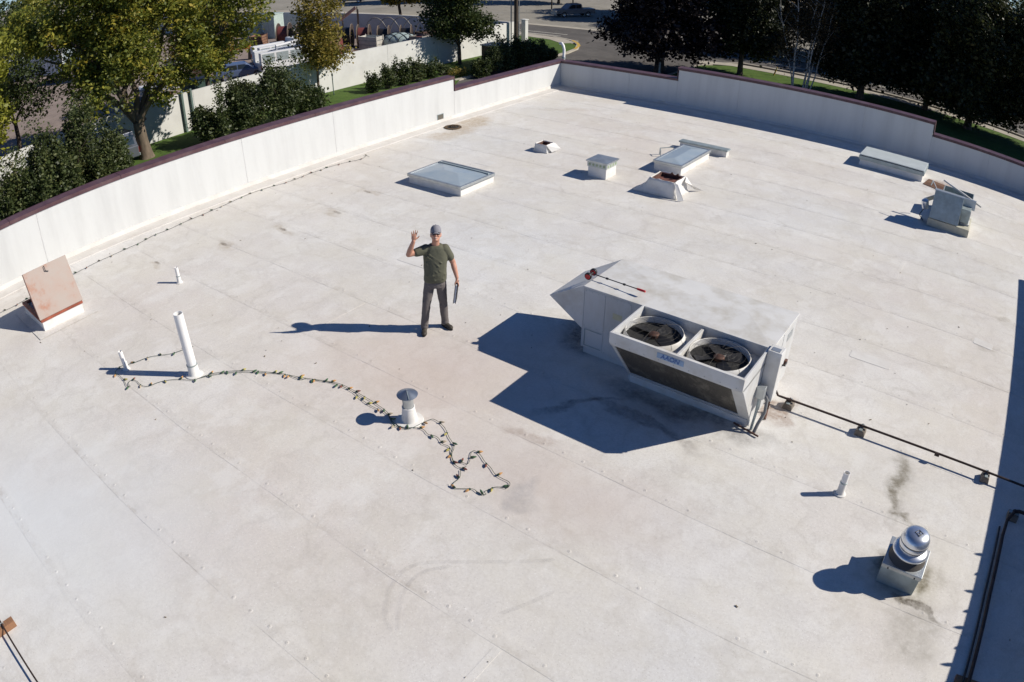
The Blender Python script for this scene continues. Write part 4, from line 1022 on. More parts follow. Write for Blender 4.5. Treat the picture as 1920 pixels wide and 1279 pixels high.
# lowered hand closed over the top of the folder
hw_ = Vector(wL); hd_ = Vector((0.02, -0.04, -1)).normalized()
bd.ellipsoid(hw_ + hd_*0.05, 0.026, 0.042, 0.052, 14, 9)
for i in range(4):
    yy = -0.036 + i*0.023
    b0 = hw_ + hd_*0.085 + Vector((0.018, yy, 0)); m1 = b0 + Vector((0.010, 0, -0.032)); m2 = m1 + Vector((-0.010, 0, -0.028)); m3 = m2 + Vector((-0.016, 0, -0.006))
    cap(bd, b0, m1, 0.0098, 0.0095, 8); cap(bd, m1, m2, 0.0095, 0.0088, 8); cap(bd, m2, m3, 0.0088, 0.008, 8)
b0 = hw_ + hd_*0.045 + Vector((-0.016, -0.030, 0)); m1 = b0 + Vector((-0.018, -0.012, -0.036)); m2 = m1 + Vector((-0.001, 0.0, -0.032))
cap(bd, b0, m1, 0.013, 0.011, 8); cap(bd, m1, m2, 0.011, 0.0085, 8)
organic(bd, 'body', skin, man, 0.0062, 3)
# shirt
st = MB()
loft(st, [(0, 0.0, 0.90, 0.184, 0.132), (0, -0.004, 0.95, 0.187, 0.140), (0, -0.012, 1.05, 0.184, 0.146), (0, -0.010, 1.18, 0.188, 0.140), (0, -0.004, 1.30, 0.198, 0.132), (0, 0, 1.40, 0.196, 0.118), (0, 0.003, 1.47, 0.165, 0.100), (0, 0.004, 1.515, 0.095, 0.080)])
cap(st, (-0.16, 0, 1.438), Vector(sR).lerp(Vector(eR), 0.50), 0.086, 0.072)
cap(st, (0.150, 0, 1.435), Vector(sL).lerp(Vector(eL), 0.58), 0.080, 0.068)
for (a_, b_, r_) in (((-0.13, -0.108, 1.36), (0.05, -0.150, 1.20), 0.014), ((-0.10, -0.112, 1.39), (0.10, -0.140, 1.25), 0.012), ((-0.15, -0.108, 1.26), (0.02, -0.155, 1.10), 0.014), ((-0.05, -0.150, 1.05), (0.13, -0.120, 0.97), 0.016), ((-0.14, -0.118, 1.04), (0.0, -0.150, 0.96), 0.014), ((0.06, -0.145, 1.12), (0.16, -0.105, 1.04), 0.013), ((-0.20, -0.05, 1.40), (-0.13, -0.105, 1.30), 0.016)):
    cap(st, a_, b_, r_, r_*0.6, 8)
organic(st, 'shirt', shirt_m, man, 0.009, 4, (0.012, 0.13))
# diagonal folds across the front
# trousers
tr = MB()
loft(tr, [(0, 0, 0.80, 0.165, 0.115), (0, 0, 0.88, 0.170, 0.120), (0, 0, 0.99, 0.160, 0.115)])
for (s_, kx, ky, ax_, ay_) in ((-1, -0.145, -0.045, -0.178, -0.035), (1, 0.135, 0.025, 0.172, 0.085)):
    cap(tr, (s_*0.088, 0, 0.86), (kx, ky, 0.50), 0.096, 0.072); cap(tr, (kx, ky, 0.50), (ax_, ay_, 0.115), 0.072, 0.064)
    cap(tr, (ax_, ay_, 0.13), (ax_, ay_-0.01, 0.09), 0.064, 0.066)
for (a_, b_, r_) in (((-0.20, -0.085, 0.56), (-0.09, -0.10, 0.50), 0.014), ((-0.19, -0.09, 0.47), (-0.10, -0.105, 0.43), 0.013), ((0.08, -0.035, 0.55), (0.19, -0.03, 0.50), 0.014), ((0.09, -0.03, 0.45), (0.19, -0.02, 0.42), 0.013), ((-0.22, -0.08, 0.17), (-0.13, -0.09, 0.14), 0.014), ((0.12, 0.03, 0.18), (0.21, 0.03, 0.15), 0.014), ((-0.10, -0.10, 0.86), (-0.02, -0.105, 0.80), 0.014), ((0.10, -0.10, 0.86), (0.02, -0.105, 0.80), 0.014)):
    cap(tr, a_, b_, r_, r_*0.6, 8)
organic(tr, 'trousers', trouser_m, man, 0.009, 3, (0.014, 0.11))
# shoes
for (fx_, fy_, az_) in ((-0.178, -0.035, R(-4)), (0.172, 0.085, R(36))):
    rot = Matrix.Rotation(az_, 3, 'Z')
    sh = MB()
    for (ly, lz, rx, ry, rz) in ((0.03, 0.055, 0.042, 0.055, 0.048), (-0.05, 0.048, 0.046, 0.075, 0.042), (-0.13, 0.040, 0.049, 0.075, 0.034)):
        q = rot @ Vector((0, ly, 0)); sh.ellipsoid((fx_+q.x, fy_+q.y, lz), rx, ry, rz, 14, 9, rot)
    so_ = organic(sh, 'shoe', shoe_m, man, 0.008, 3)
    sole = MB(); poly = []
    for k in range(20):
        t_ = 2*math.pi*k/20; q = rot @ Vector((0.047*math.cos(t_)*(1.06 if math.sin(t_) < 0 else 0.9), -0.055+0.15*math.sin(t_), 0)); poly.append((fx_+q.x, fy_+q.y))
    sole.prism(poly, 'z', 0.0, 0.022); sole.build('sole', M['black_metal'], so_, local=True, bevel=0.004)
# cap with brim, sunglasses, smile
cp = MB(); prof = [(0.0895, -0.012), (0.0925, 0.015), (0.090, 0.05), (0.078, 0.085), (0.05, 0.110), (0.001, 0.120)]
n = 26; vs = []
tilt = Matrix.Rotation(R(-4), 3, 'X')
cc = hc + Vector((0, 0.004, 0.030))
for (r_, h_) in prof:
    for k in range(n):
        t_ = 2*math.pi*k/n; vs.append(cc + tilt @ Vector((r_*0.94*math.cos(t_), r_*1.13*math.sin(t_), h_)))
cp.add(vs, [(i*n+k, i*n+(k+1) % n, (i+1)*n+(k+1) % n, (i+1)*n+k) for i in range(len(prof)-1) for k in range(n)])
hat = tip(cp).build('cap', cap_m, man, local=True, smooth=60)
br = MB(); vs = []
for i in range(5):
    for k in range(15):
        t_ = -math.pi/2 + (k-7)/7*R(62); rr_ = 0.0 + i*0.0135
        x_ = 0.083*math.cos(t_)*1.0; y_ = 0.103*math.sin(t_) - rr_*math.cos((k-7)/7*R(62))*1.0
        z_ = -0.004 - 0.010*i*0.5 - 0.020*((k-7)/7)**2
        vs.append(cc + Vector((x_, y_, z_)))
br.add(vs, [(i*15+k, i*15+k+1, (i+1)*15+k+1, (i+1)*15+k) for i in range(4) for k in range(14)])
b_ = tip(br).build('brim', cap_m, hat, local=True, smooth=60); sd_ = b_.modifiers.new('thick', 'SOLIDIFY'); sd_.thickness = 0.004
bt = tip(MB().ellipsoid(cc + Vector((0, 0.0, 0.121)), 0.008, 0.008, 0.005, 8, 5)).build('cap_button', cap_m, hat, local=True)
gl = MB()
for s_ in (-1, 1):
    gl.ellipsoid(hc + Vector((s_*0.033, -0.094, 0.006)), 0.029, 0.010, 0.019, 14, 8)
    gl.tube([hc + Vector((s_*0.060, -0.085, 0.010)), hc + Vector((s_*0.079, 0.0, 0.008))], 0.0035, 5)
gl.tube([hc + Vector((-0.01, -0.103, 0.010)), hc + Vector((0.01, -0.103, 0.010))], 0.004, 5)
tip(gl).build('sunglasses', mk('dark_lens', (0.012, 0.011, 0.012), 0.15), man, local=True, smooth=50)
tip(MB().ellipsoid(hc + Vector((0, -0.096, -0.060)), 0.019, 0.008, 0.0055, 12, 7)).build('teeth', mk('teeth', (0.75, 0.72, 0.66), 0.4), man, local=True, smooth=60)
FB = mk('black_nylon', (0.014, 0.014, 0.016), 0.75)
fo = thing('folder', (PX_, PY_, 0.004), 'black zipped folder with pale page edges held in lowered hand', 'folder', rz=PA)
c_ = hw_ + hd_*0.09 + Vector((-0.012, 0.006, -0.165))
axz = Vector((-0.10, -0.10, -1)).normalized(); axx = Vector((1, -0.16, -0.08)).normalized(); axy = axz.cross(axx).normalized()
for s_ in (-1, 1):
    MB().obox(c_ + axx*0.019*s_, axx, axy, axz, 0.0045, 0.118, 0.160).build('cover', FB, fo, local=True, bevel=0.004)
MB().obox(c_ + axy*0.006, axx, axy, axz, 0.0135, 0.104, 0.150).build('pages', mk('paper', (0.62, 0.63, 0.64), 0.7), fo, local=True)
MB().obox(c_ + axy*0.114*(1 if axy.y > 0 else -1), axx, axy, axz, 0.0145, 0.004, 0.158).build('spine', FB, fo, local=True)

# settle his weight: a slight lean and the full height
def settle(o_, done=set()):
    for ch in o_.children:
        if ch.data.name not in done:
            done.add(ch.data.name)
            for v in ch.data.vertices: v.co.x += 0.055*v.co.z; v.co.z *= 1.03
        settle(ch)
settle(man); settle(fo)
# ================================================================== ground and street
def ground_mat(name, c0, c1, scale, c2=None, s2=6, rough=0.95):
    t = NT(name); c = t.ramp(t.noise(scale, 6, 0.65), [(0.3, c0), (0.7, c1)])
    if c2: c = t.mix(t.ramp(t.noise(s2, 5, 0.7), [(0.5, 0.0), (0.72, 0.7)]), c, c2)
    t.bump(t.noise(14, 4), 0.25, 0.05)
    return t.out(c, rough, 0, 0.2)
M['soil'] = ground_mat('yard_gravel', (0.20, 0.16, 0.14), (0.30, 0.245, 0.215), 0.4, (0.15, 0.12, 0.105), 1.5)
M['asphalt'] = ground_mat('asphalt', (0.085, 0.08, 0.076), (0.13, 0.12, 0.112), 0.3, (0.16, 0.15, 0.135), 0.8)
M['lot'] = ground_mat('old_lot_paving', (0.23, 0.215, 0.185), (0.30, 0.28, 0.24), 0.15, (0.17, 0.16, 0.13), 0.5)
M['concrete'] = ground_mat('sidewalk_concrete', (0.34, 0.31, 0.26), (0.44, 0.405, 0.34), 0.8)
M['grass'] = ground_mat('lawn', (0.045, 0.088, 0.016), (0.085, 0.145, 0.028), 1.2, (0.12, 0.13, 0.04), 5)
M['paint_line'] = mk('road_paint', (0.62, 0.60, 0.52), 0.8, 0, 0.1)
M['yellow_paint'] = mk('yellow_kerb_paint', (0.50, 0.33, 0.07), 0.8, 0, 0.2)
def sheet(name, poly, z, mat):
    o_ = MB().add([(x, y, z) for x, y in poly], [tuple(range(len(poly)))]).build(name, mat)
    return tag(o_, kind='structure')
sheet('ground', [(-900, -600), (900, -600), (900, 900), (-900, 900)], GZ-0.02, M['lot'])
sheet('yard_ground', [(-140, -40), (-45.0, -40), (-45.0, 61.2), (-140, 49)], GZ-0.004, M['soil'])
sheet('driveway', [(-39.2, 40), (-24, 40), (-24, 70), (-43, 70), (-40.6, 66), (-39.2, 62)], GZ-0.008, M['asphalt'])
sheet('street', [(-160, 58.5), (-53, 69.9), (-24, 70.2), (60, 69.8), (140, 69.8), (140, 77.2), (-40, 78.2), (-160, 68)], GZ-0.004, M['asphalt'])
sheet('far_road_edge', [(-160, 68.0), (-40, 78.2), (140, 77.2), (140, 78.6), (-40, 79.4), (-160, 69.4)], GZ+0.02, M['concrete'])
lawn_l = [(-44.8, -40), (-30, -40), (-30, 30), (-39.4, 46), (-39.4, 62), (-40.8, 66.2), (-43.6, 68.0), (-49.6, 68.2), (-49, 62), (-44.8, 61.6)]
sheet('lawn', lawn_l, GZ+0.10, M['grass'])
sheet('lawn', [(-27, 57), (60, 54), (60, 67.0), (-24.5, 67.6), (-27, 65)], GZ+0.10, M['grass'])
def strip(name, pts, w, z0, z1, mat):
    mb = MB(); P = [Vector((a, b, 0)) for a, b in pts]; L_ = []; R_ = []
    for i, q in enumerate(P):
        d = (P[min(i+1, len(P)-1)]-P[max(i-1, 0)]).normalized(); n_ = Vector((-d.y, d.x, 0))
        L_.append(q+n_*w/2); R_.append(q-n_*w/2)
    vs = [(q.x, q.y, z) for z in (z0, z1) for S_ in (L_, R_) for q in S_]; n = len(P); fs = []
    for i in range(n-1):
        a, b, c_, d = i, n+i, 2*n+i, 3*n+i
        fs += [(c_, c_+1, d+1, d), (a, c_, d, b)[::-1] if i == 0 else (a, a+1, c_+1, c_), (b, d, d+1, b+1), (a, a+1, c_+1, c_)]
    fs = list({tuple(f) for f in fs}); mb.add(vs, fs)
    return tag(mb.build(name, mat), kind='structure')
strip('kerb', [(-39.3, 45), (-39.3, 61.8), (-39.9, 64.6), (-41.2, 67.0), (-43.2, 68.9), (-46.5, 70.0), (-52, 70.0)], 0.35, GZ, GZ+0.14, M['concrete'])
strip('painted_kerb', [(-39.75, 64.0), (-40.55, 66.1), (-41.6, 67.5), (-43.0, 68.72)], 0.30, GZ+0.141, GZ+0.150, M['yellow_paint'])
strip('sidewalk', [(-42.4, 67.0), (-45, 68.55), (-49, 69.0), (-55, 68.4)], 1.7, GZ+0.02, GZ+0.125, M['concrete'])
strip('sidewalk', [(-27.5, 66.8), (-24.5, 68.2), (-10, 68.1), (20, 67.6), (60, 67.6)], 1.5, GZ+0.02, GZ+0.125, M['concrete'])
strip('kerb', [(-24.5, 70.0), (10, 69.7), (60, 69.6)], 0.35, GZ, GZ+0.14, M['concrete'])
strip('kerb', [(-26.8, 57), (-26.8, 65), (-25.6, 68.2), (-24.4, 69.8)], 0.30, GZ, GZ+0.14, M['concrete'])
for yy in (71.3, 72.7):
    strip('road_marking', [(-56, yy-0.5), (-47.0, yy), (-46.2, yy)], 0.16, GZ+0.001, GZ+0.006, M['paint_line'])
strip('road_marking', [(-24, 73.4), (60, 73.0)], 0.15, GZ+0.001, GZ+0.006, M['paint_line'])
strip('road_marking', [(-24, 73.9), (60, 73.5)], 0.15, GZ+0.001, GZ+0.006, M['paint_line'])

# ================================================================== screen walls round the yard
M['fence'] = mk('off_white_concrete', (0.60, 0.60, 0.575), 0.85, 0, 0.05, 0.8, dirt=(0.42, 0.41, 0.38), dscale=1.2, damt=0.3)
M['fence_post'] = mk('green_grey_steel', (0.16, 0.22, 0.20), 0.5, 0.3)
def screen_wall(p0, p1, h, n, lab, posts=()):
    p0, p1 = Vector((*p0, 0)), Vector((*p1, 0)); d = (p1-p0).normalized(); nn = Vector((-d.y, d.x, 0)); L_ = (p1-p0).length
    o_ = thing('screen_wall', (p0.x, p0.y, GZ), lab, 'wall')
    for i in range(n):
        a = p0 + d*(L_*i/n+0.012); b = p0 + d*(L_*(i+1)/n-0.012); c_ = (a+b)/2
        MB().obox((c_.x, c_.y, GZ+h/2), d, nn, (0, 0, 1), (b-a).length/2, 0.10, h/2).build('panel', M['fence'], o_)
    for q in posts:
        c_ = p0 + d*q
        MB().obox((c_.x+0.22, c_.y, GZ+h/2+0.1), d, nn, (0, 0, 1), 0.07, 0.07, h/2+0.1).build('post', M['fence_post'], o_, bevel=0.01)
    return o_
screen_wall((-44.95, -30), (-44.95, 61.4), 2.72, 15, 'long white concrete wall between the lawn and the storage yard', (53.9, 54.6, 82.1, 47.0))
screen_wall((-45.06, 61.3), (-140, 50.0), 2.6, 16, 'grey shaded concrete wall at the back of the storage yard', ())
MB_end = thing('gate_post', (-44.3, 61.7, GZ), 'white square post ending the concrete wall at the street', 'post')
MB().box(-44.55, -44.05, 61.45, 61.95, GZ, GZ+2.85).build('post', M['fence'], MB_end, bevel=0.02)
MB().box(-44.60, -44.0, 61.40, 62.0, GZ+2.851, GZ+2.93).build('post_cap', M['fence'], MB_end)

# ================================================================== trees
def fast_mesh(name, V, F4):
    me = bpy.data.meshes.new(name)
    nv, nf = len(V), len(F4)
    me.vertices.add(nv); me.vertices.foreach_set('co', np.ascontiguousarray(V, dtype=np.float32).ravel())
    me.loops.add(nf*4); me.loops.foreach_set('vertex_index', np.ascontiguousarray(F4, dtype=np.int32).ravel())
    me.polygons.add(nf); me.polygons.foreach_set('loop_start', np.arange(0, nf*4, 4, dtype=np.int32))
    me.update(calc_edges=True)
    return me
def leaf_mat(name, cols, rough=0.55, trans=0.25):
    t = NT(name)
    ri = t.N.new('ShaderNodeNewGeometry').outputs['Random Per Island']
    n = t.noise(0.55, 3, 0.6)
    f = t.math('ADD', t.math('MULTIPLY', ri, 0.55), t.math('MULTIPLY', n, 1.0))
    f = t.math('SUBTRACT', f, 0.28, True)
    c = t.ramp(f, cols)
    t.out(c, rough, 0, 0.35)
    tr_ = t.N.new('ShaderNodeBsdfTranslucent'); t.link(c, tr_.inputs[0])
    mx_ = t.N.new('ShaderNodeMixShader'); mx_.inputs[0].default_value = trans
    t.link(t.b.outputs[0], mx_.inputs[1]); t.link(tr_.outputs[0], mx_.inputs[2])
    t.link(mx_.outputs[0], t.N['Material Output'].inputs[0])
    return t.m
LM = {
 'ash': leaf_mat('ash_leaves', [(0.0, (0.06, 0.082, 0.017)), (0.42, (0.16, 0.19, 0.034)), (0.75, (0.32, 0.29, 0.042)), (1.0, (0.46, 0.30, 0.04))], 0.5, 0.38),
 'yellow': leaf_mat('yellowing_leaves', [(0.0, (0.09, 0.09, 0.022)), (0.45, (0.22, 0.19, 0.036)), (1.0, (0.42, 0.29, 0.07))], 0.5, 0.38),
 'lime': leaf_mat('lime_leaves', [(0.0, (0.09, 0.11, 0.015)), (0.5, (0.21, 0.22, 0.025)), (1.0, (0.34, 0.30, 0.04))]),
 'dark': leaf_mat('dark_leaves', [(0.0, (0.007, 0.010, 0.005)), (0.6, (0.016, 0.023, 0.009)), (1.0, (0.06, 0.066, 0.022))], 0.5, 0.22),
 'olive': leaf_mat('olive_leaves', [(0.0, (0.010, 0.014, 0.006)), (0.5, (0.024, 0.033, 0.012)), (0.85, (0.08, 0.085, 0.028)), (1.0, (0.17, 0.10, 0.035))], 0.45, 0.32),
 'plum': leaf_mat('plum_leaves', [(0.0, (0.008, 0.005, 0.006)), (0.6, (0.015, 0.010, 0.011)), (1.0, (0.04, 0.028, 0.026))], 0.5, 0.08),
 'shrub': leaf_mat('shrub_leaves', [(0.0, (0.020, 0.032, 0.012)), (0.5, (0.060, 0.082, 0.028)), (0.85, (0.14, 0.155, 0.055)), (1.0, (0.20, 0.14, 0.05))], 0.5, 0.28),
 'green': leaf_mat('green_leaves', [(0.0, (0.018, 0.03, 0.009)), (0.5, (0.04, 0.062, 0.016)), (1.0, (0.11, 0.12, 0.025))]),
 'birch': leaf_mat('birch_leaves', [(0.0, (0.02, 0.017, 0.010)), (0.5, (0.05, 0.038, 0.02)), (1.0, (0.16, 0.10, 0.03))], 0.6, 0.2),
}
M['bark'] = mk('bark', (0.075, 0.058, 0.045), 0.9, 0, 0.4, 6, bump=0.6, bscale=18, stretch=(1, 1, 0.3))
M['bark_light'] = mk('light_bark', (0.13, 0.10, 0.072), 0.9, 0, 0.35, 6, bump=0.6, bscale=18, stretch=(1, 1, 0.3))
M['birch_bark'] = mk('birch_bark', (0.52, 0.50, 0.46), 0.8, 0, 0.15, 4, dirt=(0.07, 0.06, 0.05), dscale=7, damt=0.8)
def gapnoise(P, s, ph):
    return (np.sin(P[:, 0]*s+ph)*np.sin(P[:, 1]*s*1.13+ph*1.7)*np.sin(P[:, 2]*s*0.91+ph*0.6)
            + 0.6*np.sin(P[:, 0]*s*2.3+P[:, 2]*s*1.9+ph*2.1)*np.sin(P[:, 1]*s*2.1-P[:, 2]*s+ph))
def crown_pts(blobs, nclump, rng, gap=0.0, shell=2.0):
    vol = np.array([b[3]*b[4]*b[5] for b in blobs]); vol = vol/vol.sum()
    out = []
    while sum(len(q) for q in out) < nclump:
        k = rng.choice(len(blobs), nclump, p=vol); B = np.array(blobs)[k]
        d = rng.normal(size=(nclump, 3)); d /= np.linalg.norm(d, axis=1)[:, None]
        r_ = rng.random(nclump)**(1/(1+shell))
        P = B[:, :3] + d*r_[:, None]*B[:, 3:6]
        keep = gapnoise(P, 0.9, float(rng.random()*0+1.3)) > -0.25+gap-0.3
        out.append(P[keep])
    return np.concatenate(out)[:nclump]
def leaves_mesh(name, P, per, sd, size, rng, droop=0.0):
    N = len(P)*per
    C_ = np.repeat(P, per, 0) + rng.normal(size=(N, 3))*np.array([sd, sd, sd*0.7])
    a = rng.normal(size=(N, 3)); a[:, 2] = a[:, 2]*0.6-droop; a /= np.linalg.norm(a, axis=1)[:, None]
    b = rng.normal(size=(N, 3)); b -= a*(a*b).sum(1)[:, None]; b /= np.linalg.norm(b, axis=1)[:, None]
    s_ = size*np.clip(rng.lognormal(0.0, 0.35, N), 0.45, 1.9)[:, None]
    V = np.stack([C_-a*s_*0.5, C_+b*s_*0.30, C_+a*s_*0.5, C_-b*s_*0.30], 1).reshape(-1, 3)
    F = np.arange(N*4).reshape(-1, 4)
    return V, F
def limb(mb, a, b, ra, rb, rng, n=6, wob=0.10, seg=5):
    a, b = Vector(a), Vector(b); L_ = (b-a).length; pts = []; rs = []
    for i in range(seg+1):
        t_ = i/seg; q = a.lerp(b, t_)
        if 0 < i < seg: q += Vector(rng.normal(size=3))*L_*wob*0.35
        q.z += L_*0.06*math.sin(math.pi*t_)
        pts.append(q); rs.append(ra+(rb-ra)*t_)
    mb.tube(pts, rs, n); return pts
def tree(name, base, fork, blobs, lab, leaf, bark, rt_, nclump, per, sd, size, seed, group, gap=0.0, limbs=None, cat='tree', shell=1.6, twigs=40):
    rng = np.random.default_rng(seed)
    o_ = thing(name, base, lab, cat, group)
    P = crown_pts(blobs, nclump, rng, gap, shell)
    tm = MB(); base = Vector(base); fork = Vector(fork)
    tp = [base + Vector((0, 0, -0.1)), base + Vector((0, 0, 0.25)), base.lerp(fork, 0.5) + Vector(rng.normal(size=3))*0.06, fork]
    tm.tube(tp, [rt_*1.45, rt_*1.1, rt_*0.95, rt_*0.85], 12)
    ends = []
    for bb in (limbs or [b[:3] for b in blobs]):
        r0 = rt_*0.55
        pts = limb(tm, fork + Vector(rng.normal(size=3))*rt_*0.25, bb, r0, r0*0.28, rng, 8); ends.append((pts, r0))
    idx = rng.choice(len(P), min(twigs, len(P)), replace=False)
    for i in idx:
        q = Vector(P[i]); best = min(((p_, k, r0) for pts, r0 in ends for k, p_ in enumerate(pts[1:])), key=lambda e_: (e_[0]-q).length)
        limb(tm, best[0], q, max(0.02, best[2]*0.30*(1-0.12*best[1])), 0.012, rng, 5, 0.12, 4)
    tr_ = tm.build('trunk', bark, o_, smooth=60)
    V, F = leaves_mesh('crown', P, per, sd, size, rng)
    og = ORG[o_]; V = V - np.array([og.x, og.y, og.z])
    link_mesh('crown', fast_mesh('crown', V, F), leaf, o_)
    return o_
TG = 'street trees around the building'
# broad ash at the wall
tree('ash_tree', (-42.0, 19.35, GZ+0.1), (-42.0, 19.2, -3.6),
     [(-43.3, 16.6, 0.2, 1.9, 2.0, 1.5), (-43.4, 15.4, 3.2, 2.2, 2.2, 1.9), (-42.3, 18.6, 3.0, 2.6, 2.4, 2.3), (-40.8, 22.0, 2.6, 2.5, 2.4, 2.2), (-39.5, 24.3, 0.9, 1.9, 1.9, 2.0), (-40.2, 22.8, -0.9, 1.5, 1.6, 0.9), (-43.0, 17.3, -2.0, 1.3, 1.2, 1.0), (-41.6, 20.3, -2.3, 1.1, 0.9, 0.8), (-42.3, 18.7, 5.5, 3.6, 4.0, 2.0), (-44.4, 13.6, 3.8, 1.7, 1.7, 1.8), (-38.9, 25.6, 2.6, 1.7, 1.7, 2.0), (-42.6, 16.9, -0.9, 1.4, 1.3, 1.1), (-40.2, 18.4, 0.6, 1.6, 1.7, 1.5), (-40.0, 20.6, -1.2, 1.2, 1.4, 1.0), (-40.8, 16.2, -1.3, 1.1, 1.2, 1.1), (-40.2, 18.6, -2.0, 0.8, 1.0, 0.6), (-39.3, 22.6, 0.4, 1.4, 1.6, 1.5)],
     'broad ash tree with yellow green leaves and thick trunk beside the van', LM['ash'], M['bark_light'], 0.40, 1900, 32, 0.26, 0.20, 11, TG, gap=0.30,
     limbs=[(-44.3, 14.4, 1.6), (-43.4, 15.4, 3.2), (-42.3, 18.6, 3.0), (-40.8, 22.0, 2.6), (-39.5, 24.3, 0.9), (-42.2, 19.6, 5.2)], twigs=90)
tree('young_tree', (-43.9, 34.9, GZ+0.1), (-43.9, 34.9, -3.9), [(-43.9, 35.2, -1.6, 1.7, 1.7, 1.9), (-43.8, 35.4, 0.9, 1.5, 1.5, 1.6), (-43.2, 36.0, -2.9, 1.3, 1.3, 1.0), (-44.3, 34.3, -2.6, 1.2, 1.2, 0.8)],
     'slender young tree with thin yellowing leaves against the white wall', LM['yellow'], M['bark_light'], 0.10, 420, 24, 0.34, 0.19, 12, TG, gap=0.15)
tree('round_tree', (-43.7, 50.9, GZ+0.1), (-43.7, 50.9, -4.3), [(-44.0, 50.5, -1.8, 2.5, 2.6, 1.8), (-43.7, 50.9, 0.8, 2.6, 2.6, 1.9), (-42.4, 52.2, -2.6, 1.4, 1.4, 1.2), (-44.6, 49.6, -2.6, 1.1, 1.1, 0.9)],
     'dense dark green tree casting its shadow on the white wall', LM['green'], M['bark'], 0.15, 800, 28, 0.36, 0.21, 13, TG)
tree('lime_tree', (-37.8, 7.0, GZ+0.1), (-37.8, 7.0, -3.0), [(-37.3, 8.2, 3.6, 1.9, 2.0, 1.4), (-37.4, 7.9, 0.4, 1.5, 1.7, 1.6), (-37.8, 7.5, -1.6, 1.2, 1.3, 1.0), (-37.8, 5.4, 2.0, 2.0, 2.2, 2.4)],
     'bright lime yellow tree beyond the foot of the long parapet', LM['lime'], M['bark'], 0.18, 800, 26, 0.33, 0.20, 14, TG)
for i, (x, y, w, zt, lf, lab) in enumerate(((-51.0, 9.5, 3.6, 5.5, 'ash', 'yellow green tree inside the yard past the end of the shrubs'), (-50.5, 22.5, 3.0, 5.0, 'ash', 'yellow green tree standing just inside the wall behind the ash'), (-74.0, 12.0, 4.5, 13.0, 'green', 'tall green tree far inside the yard past the shrubs'), (-56.0, 15.0, 3.2, 5.5, 'green', 'green tree in the yard between the ash and the trailer'), (-52.5, 30.5, 2.4, 3.2, 'yellow', 'small yellowing tree inside the wall beside the waste bin'))):
    YT = (x, y, w, zt, lf, lab, 110+i)
    zb_ = -3.6; zc_ = (zb_+zt)/2
    tree('yard_tree', (x, y, GZ), (x, y, zb_), [(x, y, zc_+0.8, w, w, (zt-zc_)), (x-w*0.5, y-w*0.4, zb_+1.6, w*0.6, w*0.6, 1.5), (x+w*0.5, y+w*0.4, zb_+1.8, w*0.6, w*0.6, 1.5), (x+w*0.2, y-w*0.7, zb_+2.2, w*0.55, w*0.5, 1.5)],
         lab, LM[lf], M['bark'], 0.2, 620, 28, 0.32, 0.21, 110+i, TG, gap=0.2, twigs=40)
# trees along the street, seen against the light
def street_tree(x, y, w, zb, zt, lab, leaf, seed, rt_=0.28, extra=(), n=1100, bark='bark', size=0.31):
    zc = (zb+zt)/2
    bl = [(x, y, zc+1.2, w*0.78, w*0.78, (zt-zc)*0.85), (x-w*0.48, y-w*0.1, zb+2.3, w*0.52, w*0.5, 2.0), (x+w*0.48, y+w*0.1, zb+2.3, w*0.52, w*0.5, 2.0), (x, y+w*0.4, zb+2.5, w*0.55, w*0.45, 2.1), (x, y-w*0.42, zb+2.4, w*0.5, w*0.42, 2.0)] + list(extra)
    return tree('street_tree', (x, y, GZ+0.1), (x, y, zb+1.0), bl, lab, leaf, M[bark], rt_, n, 32, 0.38, size*0.93, seed, TG, gap=0.13, shell=1.2, twigs=24)
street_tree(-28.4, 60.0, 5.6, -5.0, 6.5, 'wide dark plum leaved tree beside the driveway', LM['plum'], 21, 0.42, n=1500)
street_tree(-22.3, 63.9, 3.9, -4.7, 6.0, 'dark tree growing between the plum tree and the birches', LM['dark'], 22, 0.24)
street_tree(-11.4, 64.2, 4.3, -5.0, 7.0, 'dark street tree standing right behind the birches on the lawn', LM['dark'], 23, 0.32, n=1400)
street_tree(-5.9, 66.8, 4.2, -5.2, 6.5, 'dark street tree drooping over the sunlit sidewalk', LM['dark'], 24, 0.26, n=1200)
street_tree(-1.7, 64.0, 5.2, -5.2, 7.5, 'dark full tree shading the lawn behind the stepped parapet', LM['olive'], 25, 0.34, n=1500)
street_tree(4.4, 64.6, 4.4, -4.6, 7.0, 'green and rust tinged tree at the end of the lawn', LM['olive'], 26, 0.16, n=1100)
street_tree(12.0, 65.0, 5.0, -4.6, 7.0, 'dark tree farthest along the lawn beyond the rust tinged tree', LM['dark'], 29, 0.3, n=500)
